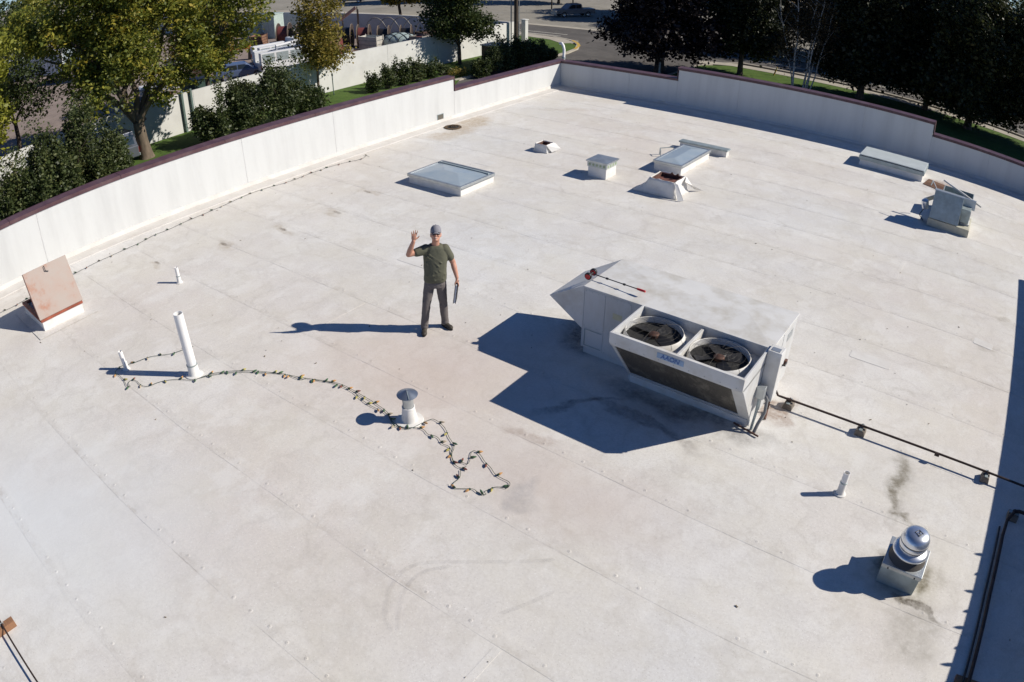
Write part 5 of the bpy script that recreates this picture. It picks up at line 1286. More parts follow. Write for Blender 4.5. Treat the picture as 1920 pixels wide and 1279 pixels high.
# trees beyond the street
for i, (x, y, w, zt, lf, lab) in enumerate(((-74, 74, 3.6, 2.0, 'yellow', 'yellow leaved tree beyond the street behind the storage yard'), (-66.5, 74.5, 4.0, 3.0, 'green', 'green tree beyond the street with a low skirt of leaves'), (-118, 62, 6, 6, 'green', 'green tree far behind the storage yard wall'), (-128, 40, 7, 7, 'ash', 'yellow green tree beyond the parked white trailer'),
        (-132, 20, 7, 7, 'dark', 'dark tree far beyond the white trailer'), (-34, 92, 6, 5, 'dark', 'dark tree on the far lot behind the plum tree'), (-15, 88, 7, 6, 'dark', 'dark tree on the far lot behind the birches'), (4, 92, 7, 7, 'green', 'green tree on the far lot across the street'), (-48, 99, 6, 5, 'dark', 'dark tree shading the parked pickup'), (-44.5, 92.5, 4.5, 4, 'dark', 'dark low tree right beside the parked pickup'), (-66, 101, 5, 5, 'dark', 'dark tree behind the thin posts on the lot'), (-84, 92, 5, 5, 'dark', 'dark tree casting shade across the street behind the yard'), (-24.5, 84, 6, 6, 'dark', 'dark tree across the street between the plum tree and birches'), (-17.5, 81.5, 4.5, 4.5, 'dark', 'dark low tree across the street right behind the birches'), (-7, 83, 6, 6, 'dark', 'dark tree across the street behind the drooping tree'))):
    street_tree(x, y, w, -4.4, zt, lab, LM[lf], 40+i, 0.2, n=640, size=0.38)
# birch clump
BX, BY = -16.1, 61.9
o_ = thing('birch_clump', (BX, BY, GZ+0.1), 'clump of slender white birch trunks with thin brown leaves', 'tree', TG)
rng = np.random.default_rng(31)
for (dx, dy, lx, ly, h_, r_) in ((-0.7, 0, -0.3, 0, 9.0, 0.10), (-0.75, 0.1, -2.0, 0.3, 7.0, 0.06), (0.15, 0.1, 0.4, 0, 9.5, 0.10), (0.35, -0.1, 0.9, -0.2, 8.5, 0.075), (0.7, 0.2, 1.6, 0.3, 8.5, 0.065), (0.45, 0.3, 1.0, 0.9, 8.0, 0.06)):
    a = Vector((BX+dx, BY+dy, GZ)); b = Vector((BX+dx+lx, BY+dy+ly, GZ+h_)); mb = MB()
    pts = limb(mb, a, b, r_, 0.02, rng, 8, 0.03, 7)
    for k in range(2, 7):
        for _ in range(2):
            q = pts[k]; e_ = q + Vector((rng.normal()*0.7, rng.normal()*0.7, rng.uniform(0.5, 1.5))); limb(mb, q, e_, 0.022, 0.006, rng, 5, 0.08, 3)
    mb.build('trunk', M['birch_bark'], o_, smooth=60)
P = crown_pts([(BX+0.2, BY+0.4, 0.4, 2.4, 1.6, 3.2), (BX-1.7, BY+0.5, -2.5, 1.4, 1.1, 1.9), (BX+1.5, BY+0.5, -1.8, 1.5, 1.1, 2.2)], 560, rng, 0.1, 0.8)
V, F = leaves_mesh('crown', P, 15, 0.42, 0.18, rng); og = ORG[o_]
link_mesh('crown', fast_mesh('crown', V-np.array([og.x, og.y, og.z]), F), LM['birch'], o_)

# ================================================================== shrubs
def shrub(x, y, blobs, lab, leaf, seed, nclump, per=24, sd=0.22, size=0.15, group='shrubs beside the building', upright=0, gap=0.05):
    rng = np.random.default_rng(seed)
    o_ = thing('shrub', (x, y, GZ+0.1), lab, 'shrub', group)
    P = crown_pts(blobs, nclump, rng, gap, 0.9)
    if upright:
        tips = []
        for b in blobs:
            for _ in range(upright):
                px_, py_ = b[0]+rng.normal()*b[3]*0.6, b[1]+rng.normal()*b[4]*0.6; top = b[2]+b[5]*rng.uniform(0.9, 1.45)
                for k in range(12):
                    z_ = GZ+0.5+(top-GZ-0.5)*k/11; tips.append((px_+(k/11)*rng.normal()*0.06, py_, z_))
        P = np.concatenate([P, np.array(tips)])
    sm_ = MB()
    for i in rng.choice(len(P), min(26, len(P)), replace=False):
        limb(sm_, (x+rng.normal()*0.15, y+rng.normal()*0.15, GZ), P[i], 0.03, 0.008, rng, 5, 0.06, 4)
    sm_.build('stems', M['bark'], o_)
    V, F = leaves_mesh('foliage', P, per, sd if not upright else sd*0.75, size, rng); og = ORG[o_]
    link_mesh('foliage', fast_mesh('foliage', V-np.array([og.x, og.y, og.z]), F), leaf, o_)
SH = LM['shrub']
shrub(-38.2, 9.2, [(-38.0, 9.0, -4.0, 1.3, 1.3, 1.9), (-37.4, 10.0, -4.4, 1.2, 1.1, 1.5)], 'dark bushy shrub under the lime yellow tree', SH, 61, 620, upright=9, gap=0.25)
shrub(-38.2, 11.8, [(-38.2, 11.8, -3.6, 1.5, 1.3, 2.0), (-37.4, 12.4, -4.6, 1.3, 1.0, 1.4)], 'wide dark shrub whose leaves crowd the parapet cap', SH, 62, 700, upright=9, gap=0.25)
shrub(-38.6, 14.2, [(-38.6, 14.2, -3.0, 1.3, 1.1, 2.2), (-38.0, 14.6, -4.8, 1.4, 1.1, 1.2)], 'tallest dark shrub in front of the ash branches', SH, 63, 700, upright=9, gap=0.25)
shrub(-38.6, 16.0, [(-38.6, 15.9, -4.4, 1.1, 0.7, 1.5)], 'small dark shrub right in front of the grey van', SH, 64, 300, upright=7, gap=0.2)
shrub(-40.2, 23.2, [(-40.2, 23.2, -4.6, 1.2, 1.0, 1.3)], 'loose dark shrub with thin twigs next to the green wall posts', SH, 65, 330, gap=0.3)
shrub(-40.0, 25.8, [(-40.0, 25.6, -4.1, 1.4, 1.5, 1.6)], 'round dark shrub in the middle of the wall thicket', SH, 66, 520, upright=8, gap=0.3)
shrub(-40.0, 28.5, [(-40.0, 28.4, -3.8, 1.4, 1.6, 1.7)], 'tall leafy shrub between the thicket and the young tree', SH, 67, 560, upright=8, gap=0.3)
shrub(-40.2, 31.2, [(-40.2, 31.0, -4.9, 1.2, 1.3, 1.0)], 'low green shrub at the foot of the young tree', LM['green'], 68, 260)
for i, (y, h_) in enumerate(((38.4, 1.5), (39.9, 2.1), (41.5, 2.2), (43.0, 2.0), (44.6, 1.6), (46.0, 1.1))):
    shrub(-41.6, y, [(-41.6, y, GZ+h_*0.42, 0.6, 0.7, h_*0.42)], ('dark green' if i % 2 else 'fresh green') + ' upright shrub in the row along the white wall', SH if i % 2 else LM['green'], 70+i, 130, 18, 0.15, 0.13, 'upright shrubs by the white wall', upright=4)
    # height follows the photo
for i, (y, h_) in enumerate(((47.6, 1.5), (49.4, 2.6), (51.2, 2.9), (52.8, 2.8), (54.4, 2.4), (56.0, 1.8), (57.6, 1.2))):
    shrub(-38.6, y, [(-38.6, y, GZ+h_*0.45, 0.7, 0.9, h_*0.45)], ('dark green' if i % 3 else 'fresh green') + ' dense shrub in the clump by the driveway kerb', SH if i % 3 else LM['green'], 80+i, 260, 20, 0.18, 0.14, 'upright shrubs by the driveway', upright=4)
shrub(-40.4, 47.0, [(-40.4, 47.0, -5.7, 1.0, 0.8, 0.35)], 'low tan dried shrub at the parapet step', LM['yellow'], 95, 60, 14, 0.16, 0.12)

# ================================================================== poles, boxes
o_ = thing('utility_pole', (-44.2, 60.1, GZ), 'tall dark wooden utility pole with pale conduit near the wall end', 'utility pole')
MB().tube([(-44.2, 60.1, GZ), (-44.2, 60.1, 6.0)], [0.22, 0.17], 14).build('pole', M['bark'], o_, smooth=50)
MB().tube([(-43.92, 60.22, GZ), (-43.95, 60.22, 6.0)], 0.045, 8).build('conduit', M['galv'], o_, smooth=50)
MB().tube([(-44.62, 59.85, GZ), (-44.62, 59.85, 4.0)], 0.06, 8).build('riser', M['galv_flat'], o_, smooth=50)
o_ = thing('lamp_post', (-27.7, 58.6, GZ), 'thin grey lamp post in front of the plum tree', 'lamp post')
MB().tube([(-27.7, 58.6, GZ), (-27.75, 58.6, 4.5)], [0.085, 0.06], 10).build('pole', M['galv_flat'], o_, smooth=50)
MB().lathe((-27.7, 58.6, GZ), [(0.16, 0), (0.16, 0.12), (0.09, 0.2)], 12).build('base', M['concrete'], o_)
MB().tube([(-27.75, 58.6, 4.4), (-27.75, 57.4, 4.6)], 0.04, 8).build('arm', M['galv_flat'], o_)
MB().box(-27.9, -27.6, 56.9, 57.5, 4.55, 4.65).build('lamp_head', M['galv_flat'], o_, bevel=0.02)
for (x, y, lab) in ((-59.3, 89.0, 'thin dark post standing alone on the far lot'), (-57.2, 91.2, 'thin dark post right beside the parked pickup')):
    o_ = thing('lot_post', (x, y, GZ), lab, 'post')
    MB().tube([(x, y, GZ), (x, y, GZ+6)], 0.09, 8).build('pole', M['bark'], o_, smooth=50)
    MB().lathe((x, y, GZ), [(0.2, 0), (0.2, 0.15), (0.1, 0.2)], 10).build('footing', M['concrete'], o_)
o_ = thing('utility_cabinet', (-41.2, 52.9, GZ+0.1), 'brown utility cabinet with pale flat top among the shrubs', 'cabinet')
MB().box(-42.0, -40.3, 51.9, 53.7, GZ, GZ+1.75).build('body', mk('brown_cabinet', (0.13, 0.10, 0.065), 0.6, 0.1, 0.2, 3), o_, bevel=0.04)
MB().box(-42.1, -40.2, 51.8, 53.8, GZ+1.751, GZ+1.86).build('lid', mk('pale_lid', (0.50, 0.52, 0.52), 0.5), o_, bevel=0.03)
MB().box(-40.298, -40.285, 52.1, 53.5, GZ+0.2, GZ+1.6).build('door', bpy.data.materials['brown_cabinet'], o_)
for (y, h_) in ((54.3, 1.7), (55.6, 1.7), (57.0, 1.6)):
    o_ = thing('meter_stand', (-40.6, y, GZ+0.1), 'white pipe frame standing among the driveway shrubs', 'pipe frame', 'white pipe frames among the shrubs')
    MB().tube([(-40.6, y-0.3, GZ), (-40.6, y-0.3, GZ+h_), (-40.6, y+0.3, GZ+h_), (-40.6, y+0.3, GZ)], 0.07, 8).build('frame', M['pvc'], o_, smooth=60)
    MB().box(-40.7, -40.5, y-0.2, y+0.2, GZ+h_-0.45, GZ+h_-0.15).build('meter_box', M['galv_flat'], o_, bevel=0.02)
o_ = thing('gooseneck_vent', (-16.3, 25.45, GZ), 'white gooseneck pipe rising just outside the parapet corner', 'pipe')
MB().tube([(-16.35, 25.5, GZ), (-16.35, 25.5, 1.0), (-16.34, 25.5, 1.35), (-16.40, 25.52, 1.50), (-16.50, 25.56, 1.58), (-16.60, 25.60, 1.56)], 0.06, 10).build('pipe', M['pvc'], o_, smooth=60)
MB().lathe((-16.35, 25.5, 1.0), [(0.08, 0), (0.08, 0.05)], 10).build('collar', M['galv_flat'], o_)
o_ = thing('boundary_marker', (-43.6, 36.0, GZ), 'thin green metal stake next to the young tree', 'stake')
MB().tube([(-43.6, 36.0, GZ), (-43.6, 36.0, GZ+1.7)], 0.04, 6).build('stake', M['fence_post'], o_)
MB().box(-43.66, -43.54, 35.97, 36.03, GZ+1.55, GZ+1.75).build('stake_cap', M['fence_post'], o_)
o_ = thing('sidewalk_marker', (-19.9, 67.0, GZ), 'short yellow leaning marker post at the sidewalk edge', 'marker post')
MB().tube([(-20.0, 66.6, GZ), (-19.75, 66.7, GZ+0.85)], 0.07, 8).build('post', M['yellow_paint'], o_)
MB().tube([(-19.80, 66.68, GZ+0.68), (-19.77, 66.69, GZ+0.78)], 0.075, 8).build('band', M['paint_line'], o_)

# ================================================================== vehicles
M['tyre'] = mk('tyre', (0.02, 0.02, 0.02), 0.85)
M['auto_glass'] = mk('auto_glass', (0.02, 0.025, 0.03), 0.08, 0, 0.05, spec=0.8)
M['tail_red'] = mk('tail_light', (0.45, 0.02, 0.015), 0.3)
M['chrome'] = mk('chrome', (0.6, 0.6, 0.62), 0.2, 0.9)
def vehicle(name, loc, rz, lab, cat, L_, W_, body, cabin, wins, wheels, paint, wr=0.34, group=None):
    """profiles in (x along length, z); front at +x"""
    o_ = thing(name, loc, lab, cat, group, rz=rz)
    b_ = MB().prism(body, 'y', -W_/2, W_/2).build('body', paint, o_, local=True, bevel=0.06, seg=3)
    if cabin:
        mb = MB(); n = len(cabin); ins = 0.14
        zmin = min(z for _, z in cabin); zmax = max(z for _, z in cabin)
        vs = []
        for s_ in (-1, 1):
            for (x, z) in cabin: vs.append((x, s_*(W_/2-0.03-ins*(z-zmin)/max(zmax-zmin, 0.01)), z))
        mb.add(vs, [tuple(range(n))[::-1], tuple(range(n, 2*n))] + [(i, (i+1) % n, n+(i+1) % n, n+i) for i in range(n)])
        mb.build('cab', paint, o_, local=True, bevel=0.05, seg=3)
        for poly in wins:
            for s_ in (-1, 1):
                vs = []
                for off in (0.0, 0.012):
                    for (x, z) in poly: vs.append((x, s_*(W_/2-0.03-ins*(z-zmin)/max(zmax-zmin, 0.01)+off), z))
                m_ = len(poly)
                MB().add(vs, [tuple(range(m_))[::-1], tuple(range(m_, 2*m_))] + [(i, (i+1) % m_, m_+(i+1) % m_, m_+i) for i in range(m_)]).build('window', M['auto_glass'], o_, local=True)
        # windscreen and rear glass from the sloping cabin edges
        for (i, nm) in ((1, 'windscreen'), (n-1, 'rear_window')):
            a, b = cabin[i], cabin[(i+1) % n]
            if abs(a[1]-b[1]) < 0.15: continue
            d = Vector((b[0]-a[0], 0, b[1]-a[1])); nn = Vector((d.z, 0, -d.x)).normalized()
            if nn.x*(1 if nm == 'windscreen' else -1) < 0: nn = -nn
            vs = []
            for off in (0.0, 0.014):
                for (t_, s_) in ((0.12, -1), (0.12, 1), (0.88, 1), (0.88, -1)):
                    q = Vector((a[0], 0, a[1])) + d*t_ + nn*off; vs.append((q.x, s_*(W_/2-0.14-ins*(q.z-zmin)/max(zmax-zmin, 0.01)), q.z))
            MB().add(vs, [(0, 3, 2, 1), (4, 5, 6, 7), (0, 1, 5, 4), (1, 2, 6, 5), (2, 3, 7, 6), (3, 0, 4, 7)]).build(nm, M['auto_glass'], o_, local=True)
    for x in wheels:
        for s_ in (-1, 1):
            w_ = MB().lathe((x, s_*(W_/2-0.10), wr), [(wr*0.6, -0.11), (wr*0.95, -0.11), (wr, -0.07), (wr, 0.07), (wr*0.95, 0.115), (wr*0.6, 0.115)], 20, (0, s_, 0)).build('wheel', M['tyre'], o_, local=True, smooth=40)
            MB().lathe((x, s_*(W_/2-0.10), wr), [(wr*0.6, 0.11), (wr*0.5, 0.09), (0.001, 0.10)], 16, (0, s_, 0)).build('rim', M['chrome'], w_, local=True, smooth=40)
    xr, xf = min(x for x, _ in body), max(x for x, _ in body)
    zt_ = [z for x, z in body]; zl = min(zt_)+(max(zt_)-min(zt_))*0.62
    for s_ in (-1, 1):
        MB().box(xr-0.015, xr+0.05, s_*(W_/2-0.16)-0.09, s_*(W_/2-0.16)+0.09, zl-0.2, zl+0.16).build('tail_light', M['tail_red'], o_, local=True, bevel=0.01)
        MB().box(xf-0.05, xf+0.015, s_*(W_/2-0.25)-0.17, s_*(W_/2-0.25)+0.17, zl-0.12, zl+0.08).build('headlight', M['chrome'], o_, local=True, bevel=0.01)
    MB().box(xr-0.06, xr-0.001, -W_/2+0.05, W_/2-0.05, 0.38, 0.55).build('rear_bumper', M['galv_flat'], o_, local=True, bevel=0.02)
    MB().box(xf+0.001, xf+0.06, -W_/2+0.05, W_/2-0.05, 0.36, 0.55).build('front_bumper', M['galv_flat'], o_, local=True, bevel=0.02)
    return o_
grey_paint = mk('grey_van_paint', (0.15, 0.16, 0.19), 0.3, 0.5, 0.05)
silver = mk('silver_paint', (0.20, 0.21, 0.23), 0.35, 0.5, 0.05)
whitep = mk('white_vehicle_paint', (0.62, 0.63, 0.64), 0.4, 0, 0.04)
bluep = mk('blue_vehicle_paint', (0.10, 0.14, 0.25), 0.35, 0.2, 0.05)
# van parked along the wall, its tail towards the tree trunk
vehicle('parked_van', (-42.7, 16.3, GZ+0.1), R(-93), 'dark grey van parked under the ash tree behind the shrubs', 'van', 5.0, 1.95,
        [(-2.5, 0.35), (-2.52, 1.05), (2.2, 1.05), (2.5, 0.85), (2.5, 0.35)], [(2.0, 1.02), (1.1, 1.92), (-2.35, 1.95), (-2.5, 1.02)][::1],
        [[(-2.3, 1.18), (-2.25, 1.75), (-1.1, 1.75), (-1.1, 1.18)], [(-1.0, 1.18), (-1.0, 1.75), (0.1, 1.75), (0.1, 1.18)], [(0.2, 1.18), (0.2, 1.75), (0.95, 1.75), (1.45, 1.18)]], (-1.6, 1.6), grey_paint)
vehicle('pickup_truck', (-55.2, 88.2, GZ), R(58+180), 'grey blue pickup truck parked in the shade across the street', 'pickup truck', 5.8, 1.9,
        [(-2.9, 0.45), (-2.9, 1.08), (2.4, 1.08), (2.85, 0.95), (2.9, 0.45)], [(1.5, 1.06), (0.75, 1.75), (-0.8, 1.75), (-1.05, 1.06)],
        [[(-0.8, 1.15), (-0.7, 1.62), (0.0, 1.62), (0.0, 1.15)], [(0.1, 1.15), (0.1, 1.62), (0.65, 1.62), (1.2, 1.15)]], (-1.8, 1.8), silver, 0.38)
vehicle('parked_car', (-97.0, 85.5, GZ), R(38), 'silver car parked on the sunny lot behind the yard', 'car', 4.6, 1.8,
        [(-2.3, 0.35), (-2.3, 0.9), (2.1, 0.85), (2.3, 0.7), (2.3, 0.35)], [(1.2, 0.84), (0.5, 1.42), (-1.2, 1.42), (-1.9, 0.88)],
        [[(-1.5, 0.95), (-1.1, 1.33), (-0.3, 1.33), (-0.3, 0.95)], [(-0.2, 0.95), (-0.2, 1.33), (0.4, 1.33), (0.9, 0.95)]], (-1.4, 1.4), silver)
vehicle('sedan', (-57.6, 37.0, GZ), R(60), 'dark blue sedan in the yard seen through the ash leaves', 'car', 4.6, 1.8,
        [(-2.3, 0.35), (-2.3, 0.9), (2.1, 0.85), (2.3, 0.7), (2.3, 0.35)], [(1.2, 0.84), (0.5, 1.42), (-1.2, 1.42), (-1.9, 0.88)],
        [[(-1.5, 0.95), (-1.1, 1.33), (-0.3, 1.33), (-0.3, 0.95)], [(-0.2, 0.95), (-0.2, 1.33), (0.4, 1.33), (0.9, 0.95)]], (-1.4, 1.4), bluep)
def truck(loc, rz, lab, box_h, L_):
    o_ = vehicle('utility_truck', loc, rz, lab, 'truck', L_, 2.2, [(-L_/2, 0.6), (-L_/2, 1.25), (L_/2-0.3, 1.25), (L_/2, 1.05), (L_/2, 0.5), (0, 0.5)],
        [(L_/2-0.9, 1.24), (L_/2-1.3, 2.15), (L_/2-2.6, 2.2), (L_/2-2.7, 1.24)], [[(L_/2-2.5, 1.35), (L_/2-2.45, 2.0), (L_/2-1.5, 2.0), (L_/2-1.2, 1.35)]], (-L_/2+1.4, L_/2-1.3), whitep, 0.45, 'white trucks in the storage yard')
    for s_ in (-1, 1):
        c_ = MB().box(-L_/2, L_/2-2.8, s_*0.8-0.28, s_*0.8+0.28, 1.251, 1.25+box_h).build('tool_bin', whitep, o_, local=True, bevel=0.03)
        for k in range(3):
            x0 = -L_/2+0.15+k*(L_-3.0)/3
            MB().box(x0, x0+(L_-3.3)/3-0.1, s_*1.08-0.01, s_*1.08+0.01, 1.35, 1.15+box_h).build('bin_door', M['galv_flat'], c_, local=True)
    return o_
t_ = truck((-55.2, 41.3, GZ), R(75), 'white bucket truck with raised boom parked inside the wall', 0.95, 7.0)
MB().tube([(-1.6, 0, 1.3), (-1.6, 0, 2.5), (1.8, 0.1, 2.75)], 0.14, 8).build('boom', whitep, t_, local=True)
MB().box(1.7, 2.6, -0.4, 0.5, 2.1, 3.0).build('bucket', whitep, t_, local=True, bevel=0.05)
MB().lathe((-1.6, 0, 1.26), [(0.3, 0), (0.3, 0.25), (0.2, 0.3)], 14).build('turret', M['black_metal'], t_, local=True)
truck((-60.5, 44.3, GZ), R(80), 'white service truck with low tool bins parked behind the bucket truck', 0.6, 6.4)
o_ = thing('box_trailer', (-94, 27.5, GZ), 'long white box trailer with ribbed side parked at the yard edge', 'trailer', rz=R(24))
MB().box(-9, 9, -1.25, 1.25, 1.1, 3.9).build('box', whitep, o_, local=True, bevel=0.05)
for k in range(24): MB().box(-8.8+k*0.75, -8.72+k*0.75, -1.285, -1.251, 1.15, 3.85).build('rib', M['galv_flat'], o_, local=True)
MB().box(9.001, 9.05, -1.1, 1.1, 1.2, 3.8).build('rear_door', M['galv_flat'], o_, local=True)
MB().box(-8.8, 8.8, -0.5, 0.5, 0.85, 1.099).build('chassis', M['black_metal'], o_, local=True)
for x in (-7, -5.9, 5.9, 7):
    for s_ in (-1, 1): MB().lathe((x, s_*1.0, 0.5), [(0.25, -0.13), (0.48, -0.13), (0.5, 0), (0.48, 0.13), (0.25, 0.13)], 16, (0, 1, 0)).build('wheel', M['tyre'], o_, local=True)
o_ = thing('site_trailer', (-80, 33.5, GZ), 'pale office trailer behind the ash branches', 'trailer', rz=R(20))
MB().box(-4.5, 4.5, -1.4, 1.4, 0.5, 3.1).build('box', mk('pale_siding', (0.50, 0.52, 0.53), 0.6), o_, local=True, bevel=0.04)
MB().prism([(-1.55, 3.1), (1.55, 3.1), (0, 3.35)], 'x', -4.6, 4.6).build('roof', M['galv'], o_, local=True)
for x in (-3, -0.5, 2): MB().box(x, x+0.9, -1.415, -1.401, 1.5, 2.4).build('window', M['auto_glass'], o_, local=True)
MB().box(3.2, 4.0, -1.42, -1.401, 0.6, 2.6).build('door', M['galv_flat'], o_, local=True)

# ================================================================== the storage yard
def reel(x, y, d, w, rz, lab, core, flange):
    o_ = thing('cable_reel', (x, y, GZ), lab, 'cable reel', 'cable reels in the storage yard', rz=rz)
    r_ = d/2
    for s_ in (-1, 1):
        f_ = MB().lathe((0, s_*w/2, r_), [(0.08, -0.03), (r_, -0.03), (r_, 0.03), (0.08, 0.03)], 28, (0, 1, 0)).build('flange', flange, o_, local=True, smooth=30)
        MB().lathe((0, s_*(w/2+0.035), r_), [(0.12, -0.02), (0.12, 0.03), (0.02, 0.03)], 12, (0, s_, 0)).build('hub', M['black_metal'], f_, local=True)
        MB().lathe((0, s_*w/2, r_), [(r_+0.001, -0.035), (r_+0.02, -0.03), (r_+0.02, 0.03), (r_+0.001, 0.035)], 28, (0, 1, 0)).build('rim', mk('reel_rim', (0.24, 0.19, 0.14), 0.7) if 'reel_rim' not in bpy.data.materials else bpy.data.materials['reel_rim'], f_, local=True)
    prof = []
    for k in range(13): prof.append((r_*(0.72+0.02*(k % 2)), -w/2+0.04+(w-0.08)*k/12))
    MB().lathe((0, 0, r_), prof, 24, (0, 1, 0)).build('wound_cable', core, o_, local=True, smooth=30)
blk = mk('black_cable', (0.02, 0.018, 0.018), 0.35, 0, 0.2); rdc = mk('dark_red_drum', (0.16, 0.045, 0.04), 0.6); dkf = mk('dark_steel_flange', (0.05, 0.035, 0.03), 0.7); grc = mk('grey_cable', (0.16, 0.15, 0.14), 0.5)
ax_ = R(-52)
for (x, y, d, w, c_, f_, lab) in ((-68.5, 50.3, 2.6, 1.3, rdc, dkf, 'large dark cable reel with red drum next to the pale cabinets'), (-66.8, 51.7, 2.6, 1.2, blk, dkf, 'large black cable reel nested against the red drum reel'), (-65.2, 53.0, 2.3, 1.2, grc, rdc, 'grey cable reel ending the row behind the young tree'),
        (-61.8, 51.0, 2.5, 1.3, blk, dkf, 'black cable reel starting the long row along the yard'), (-60.4, 52.2, 2.5, 1.3, blk, dkf, 'glossy black cable reel beside the rusty crate'), (-58.8, 53.3, 2.4, 1.2, rdc, dkf, 'dark red reel between the black reels and the netted tank'), (-57.2, 54.6, 2.2, 1.1, blk, dkf, 'black reel right behind the netted tank'), (-55.3, 56.0, 2.2, 1.1, blk, dkf, 'last black reel of the row near the dark round tree'),
        (-58.2, 49.0, 1.7, 0.9, blk, rdc, 'smaller reel standing in front of the long row')):
    reel(x, y, d, w, ax_, lab, c_, f_)
# rusty slatted crate
o_ = thing('rusty_crate', (-63.5, 56.0, GZ), 'rusty red slatted crate raised behind the cable reels', 'crate', rz=R(-40))
cr = mk('rusty_slats', (0.30, 0.14, 0.09), 0.8, 0, 0.25, 3)
for k in range(9): MB().obox((-1.3+k*0.325, -0.45, 3.05), (1, 0, 0), (0, 1, 0.7), (0, -0.7, 1), 0.13, 1.05, 0.03).build('slat', cr, o_, local=True)
for sx in (-1.45, 1.45):
    for sy_ in (-1.1, 0.6): MB().box(sx-0.06, sx+0.06, sy_-0.06, sy_+0.06, 0, 2.4 if sy_ < 0 else 3.6).build('post', dkf, o_, local=True)
for z in (0.5, 1.4, 2.2): MB().box(-1.5, 1.5, -1.12, -1.06, z-0.06, z+0.06).build('rail', dkf, o_, local=True)
# netted tank
o_ = thing('covered_tank', (-53.6, 53.4, GZ), 'pale green rounded tank covered with black netting', 'tank', rz=R(35))
MB().ellipsoid((0, 0, 0.95), 1.9, 1.1, 0.95, 24, 12).build('tank', mk('pale_green_tank', (0.34, 0.42, 0.42), 0.5, 0, 0.1), o_, local=True, smooth=60)
for k in range(6):
    for s_ in (-1, 1):
        pts = []
        for q in range(13):
            u_ = -1+2*q/12; a_ = (k-2.5)*0.5+s_*u_*0.8; 
            x_ = 1.93*math.sin(max(-1.5, min(1.5, a_))); y_ = 1.12*u_*math.cos(max(-1.5, min(1.5, a_))); z_ = 0.95+0.97*math.sqrt(max(0, 1-(x_/1.95)**2-(y_/1.14)**2)); pts.append((x_, y_, z_))
        MB().tube(pts, 0.028, 4).build('net_rope', M['cord_dark'], o_, local=True)
MB().ellipsoid((0.9, -0.5, 0.9), 0.55, 0.5, 0.6, 14, 8).build('blue_tarp', bluep, o_, local=True, smooth=60)
for (x, y, h_, lab) in ((-78.5, 57.0-4.2, 2.6, 'pale green equipment cabinet against the back wall'), (-76.0, 54.3, 2.9, 'taller pale green cabinet beside its twin at the back wall')):
    o_ = thing('equipment_cabinet', (x, y, GZ), lab, 'cabinet', 'pale cabinets in the yard', rz=R(7))
    pg = mk('pale_green_enamel', (0.42, 0.50, 0.46), 0.5) if 'pale_green_enamel' not in bpy.data.materials else bpy.data.materials['pale_green_enamel']
    MB().box(-1.0, 1.0, -0.8, 0.8, 0.1, h_).build('body', pg, o_, local=True, bevel=0.03)
    MB().box(-1.05, 1.05, -0.85, 0.85, h_+0.001, h_+0.08).build('lid', pg, o_, local=True)
    for sx in (-0.95, 0.05): MB().box(sx, sx+0.9, -0.825, -0.801, 0.2, h_-0.1).build('door', M['galv_flat'], o_, local=True)
    MB().box(-1.05, 1.05, -0.85, 0.85, 0.0, 0.099).build('plinth', M['concrete'], o_, local=True)
o_ = thing('dumpster', (-54.6, 30.6, GZ), 'dark green waste bin just inside the white wall', 'waste bin', rz=R(90))
MB().prism([(-1.0, 0.1), (1.0, 0.1), (1.15, 1.5), (-1.15, 1.5)], 'y', -0.8, 0.8).build('bin', mk('dark_green_bin', (0.03, 0.06, 0.05), 0.5), o_, local=True, bevel=0.03)
MB().box(-1.2, 1.2, -0.85, 0.85, 1.501, 1.58).build('lid', M['black_metal'], o_, local=True, bevel=0.02)
o_ = thing('small_boat', (-59.5, 29.8, GZ), 'small white covered boat on the yard gravel', 'boat', rz=R(62))
MB().add([(-1.8, -0.7, 0.3), (1.2, -0.7, 0.3), (2.2, 0, 0.5), (1.2, 0.7, 0.3), (-1.8, 0.7, 0.3), (-1.9, -0.9, 1.0), (1.3, -0.9, 1.0), (2.6, 0, 1.15), (1.3, 0.9, 1.0), (-1.9, 0.9, 1.0)],
         [(4, 3, 2, 1, 0), (5, 6, 7, 8, 9), (0, 1, 6, 5), (1, 2, 7, 6), (2, 3, 8, 7), (3, 4, 9, 8), (4, 0, 5, 9)]).build('hull', whitep, o_, local=True, bevel=0.04)
MB().box(-1.0, 0.5, -0.6, 0.6, 1.01, 1.25).build('cover', M['black_metal'], o_, local=True, bevel=0.08)
for x in (-1.2, 0.8): MB().box(x-0.06, x+0.06, -0.6, 0.6, 0, 0.299).build('cradle', M['wood'], o_, local=True)
for (x, y, rz, lab) in ((-51.8, 58.6, 0.3, 'orange digger arm lying near the back of the yard'), (-66.2, 42.6, 0.9, 'orange barrier standing in the yard behind the ash leaves')):
    o_ = thing('orange_equipment', (x, y, GZ), lab, 'equipment', rz=rz)
    og_ = mk('safety_orange', (0.55, 0.16, 0.03), 0.5) if 'safety_orange' not in bpy.data.materials else bpy.data.materials['safety_orange']
    MB().box(-1.3, 1.3, -0.12, 0.12, 1.1, 1.45).build('beam', og_, o_, local=True, bevel=0.03)
    for sx in (-1.1, 1.1): MB().prism([(sx-0.08, 1.1), (sx+0.08, 1.1), (sx+0.2, 0), (sx-0.2, 0)], 'y', -0.35, 0.35).build('leg', M['black_metal'], o_, local=True)
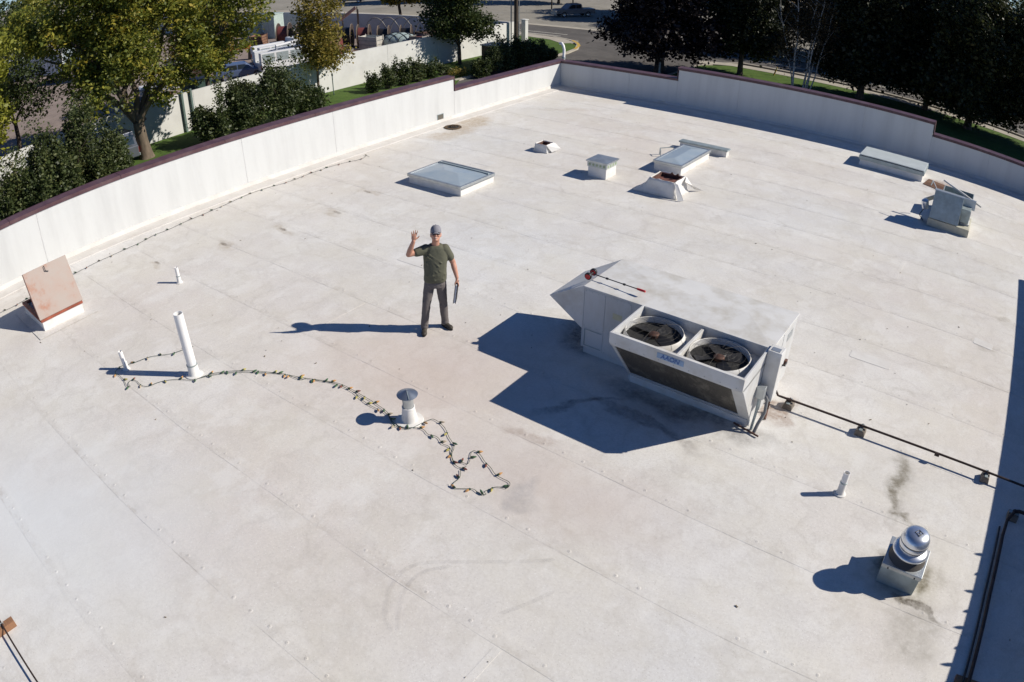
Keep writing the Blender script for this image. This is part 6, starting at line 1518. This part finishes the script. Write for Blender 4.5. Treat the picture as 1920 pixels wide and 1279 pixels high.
# crates and pallets piled about
rr_ = random.Random(17)
crate_m = [mk('brown_crate', (0.20, 0.11, 0.07), 0.85, 0, 0.3, 2), mk('grey_crate', (0.20, 0.19, 0.175), 0.85, 0, 0.3, 2), dkf, mk('pale_crate', (0.42, 0.40, 0.36), 0.8, 0, 0.2, 2)]
for k, (x, y) in enumerate(((-49.5, 55.5), (-51.5, 54.0), (-53.0, 57.0), (-55.5, 51.2), (-57.0, 46.5), (-54.0, 48.0), (-63.5, 49.5), (-71.0, 53.0), (-72.5, 49.5), (-64.0, 38.5), (-61.5, 34.0), (-69.0, 37.0), (-52.0, 34.5), (-75.5, 44.5))):
    o_ = thing('slatted_crate', (x, y, GZ), ('brown', 'grey', 'dark rusty', 'pale')[k % 4] + ' slatted crate standing among the yard clutter', 'crate', 'slatted crates in the yard', rz=rr_.uniform(0, 1.5))
    w_, d_, h_ = rr_.uniform(0.7, 1.3), rr_.uniform(0.6, 1.0), rr_.uniform(0.9, 2.0); m_ = crate_m[k % 4]
    for q in range(4):
        z0 = 0.08+q*(h_-0.1)/4; z1 = z0+(h_-0.1)/4-0.07
        MB().box(-w_, w_, -d_, -d_+0.05, z0, z1).build('slat', m_, o_, local=True); MB().box(-w_, w_, d_-0.05, d_, z0, z1).build('slat', m_, o_, local=True)
        MB().box(w_-0.05, w_, -d_+0.051, d_-0.051, z0, z1).build('slat', m_, o_, local=True); MB().box(-w_, -w_+0.05, -d_+0.051, d_-0.051, z0, z1).build('slat', m_, o_, local=True)
    for sx in (-1, 1):
        for sy_ in (-1, 1): MB().box(sx*(w_+0.03)-0.025, sx*(w_+0.03)+0.025, sy_*(d_-0.08)-0.05, sy_*(d_-0.08)+0.05, 0, h_).build('corner_post', m_, o_, local=True)
    MB().box(-w_+0.06, w_-0.06, -d_+0.06, d_-0.06, 0.05, h_-0.25).build('contents', rr_.choice((M['black_metal'], M['galv_flat'], rdc, M['rust'])), o_, local=True, bevel=0.05)
# hoops of spare pipe
for k in range(6):
    x, y = -58.8+k*1.15, 55.0+k*0.75
    o_ = thing('pipe_hoop', (x, y, GZ), 'grey bent pipe hoop standing over the reels', 'pipe hoop', 'bent pipe hoops in the yard', rz=R(40))
    pts = [(1.4*math.cos(math.pi*q/12), 0, 2.9*math.sin(math.pi*q/12)) for q in range(13)]
    MB().tube(pts, 0.05, 6).build('hoop', grc, o_, local=True, smooth=60)
    MB().box(-1.5, 1.5, -0.04, 0.04, 0.0, 0.06).build('foot', M['black_metal'], o_, local=True)
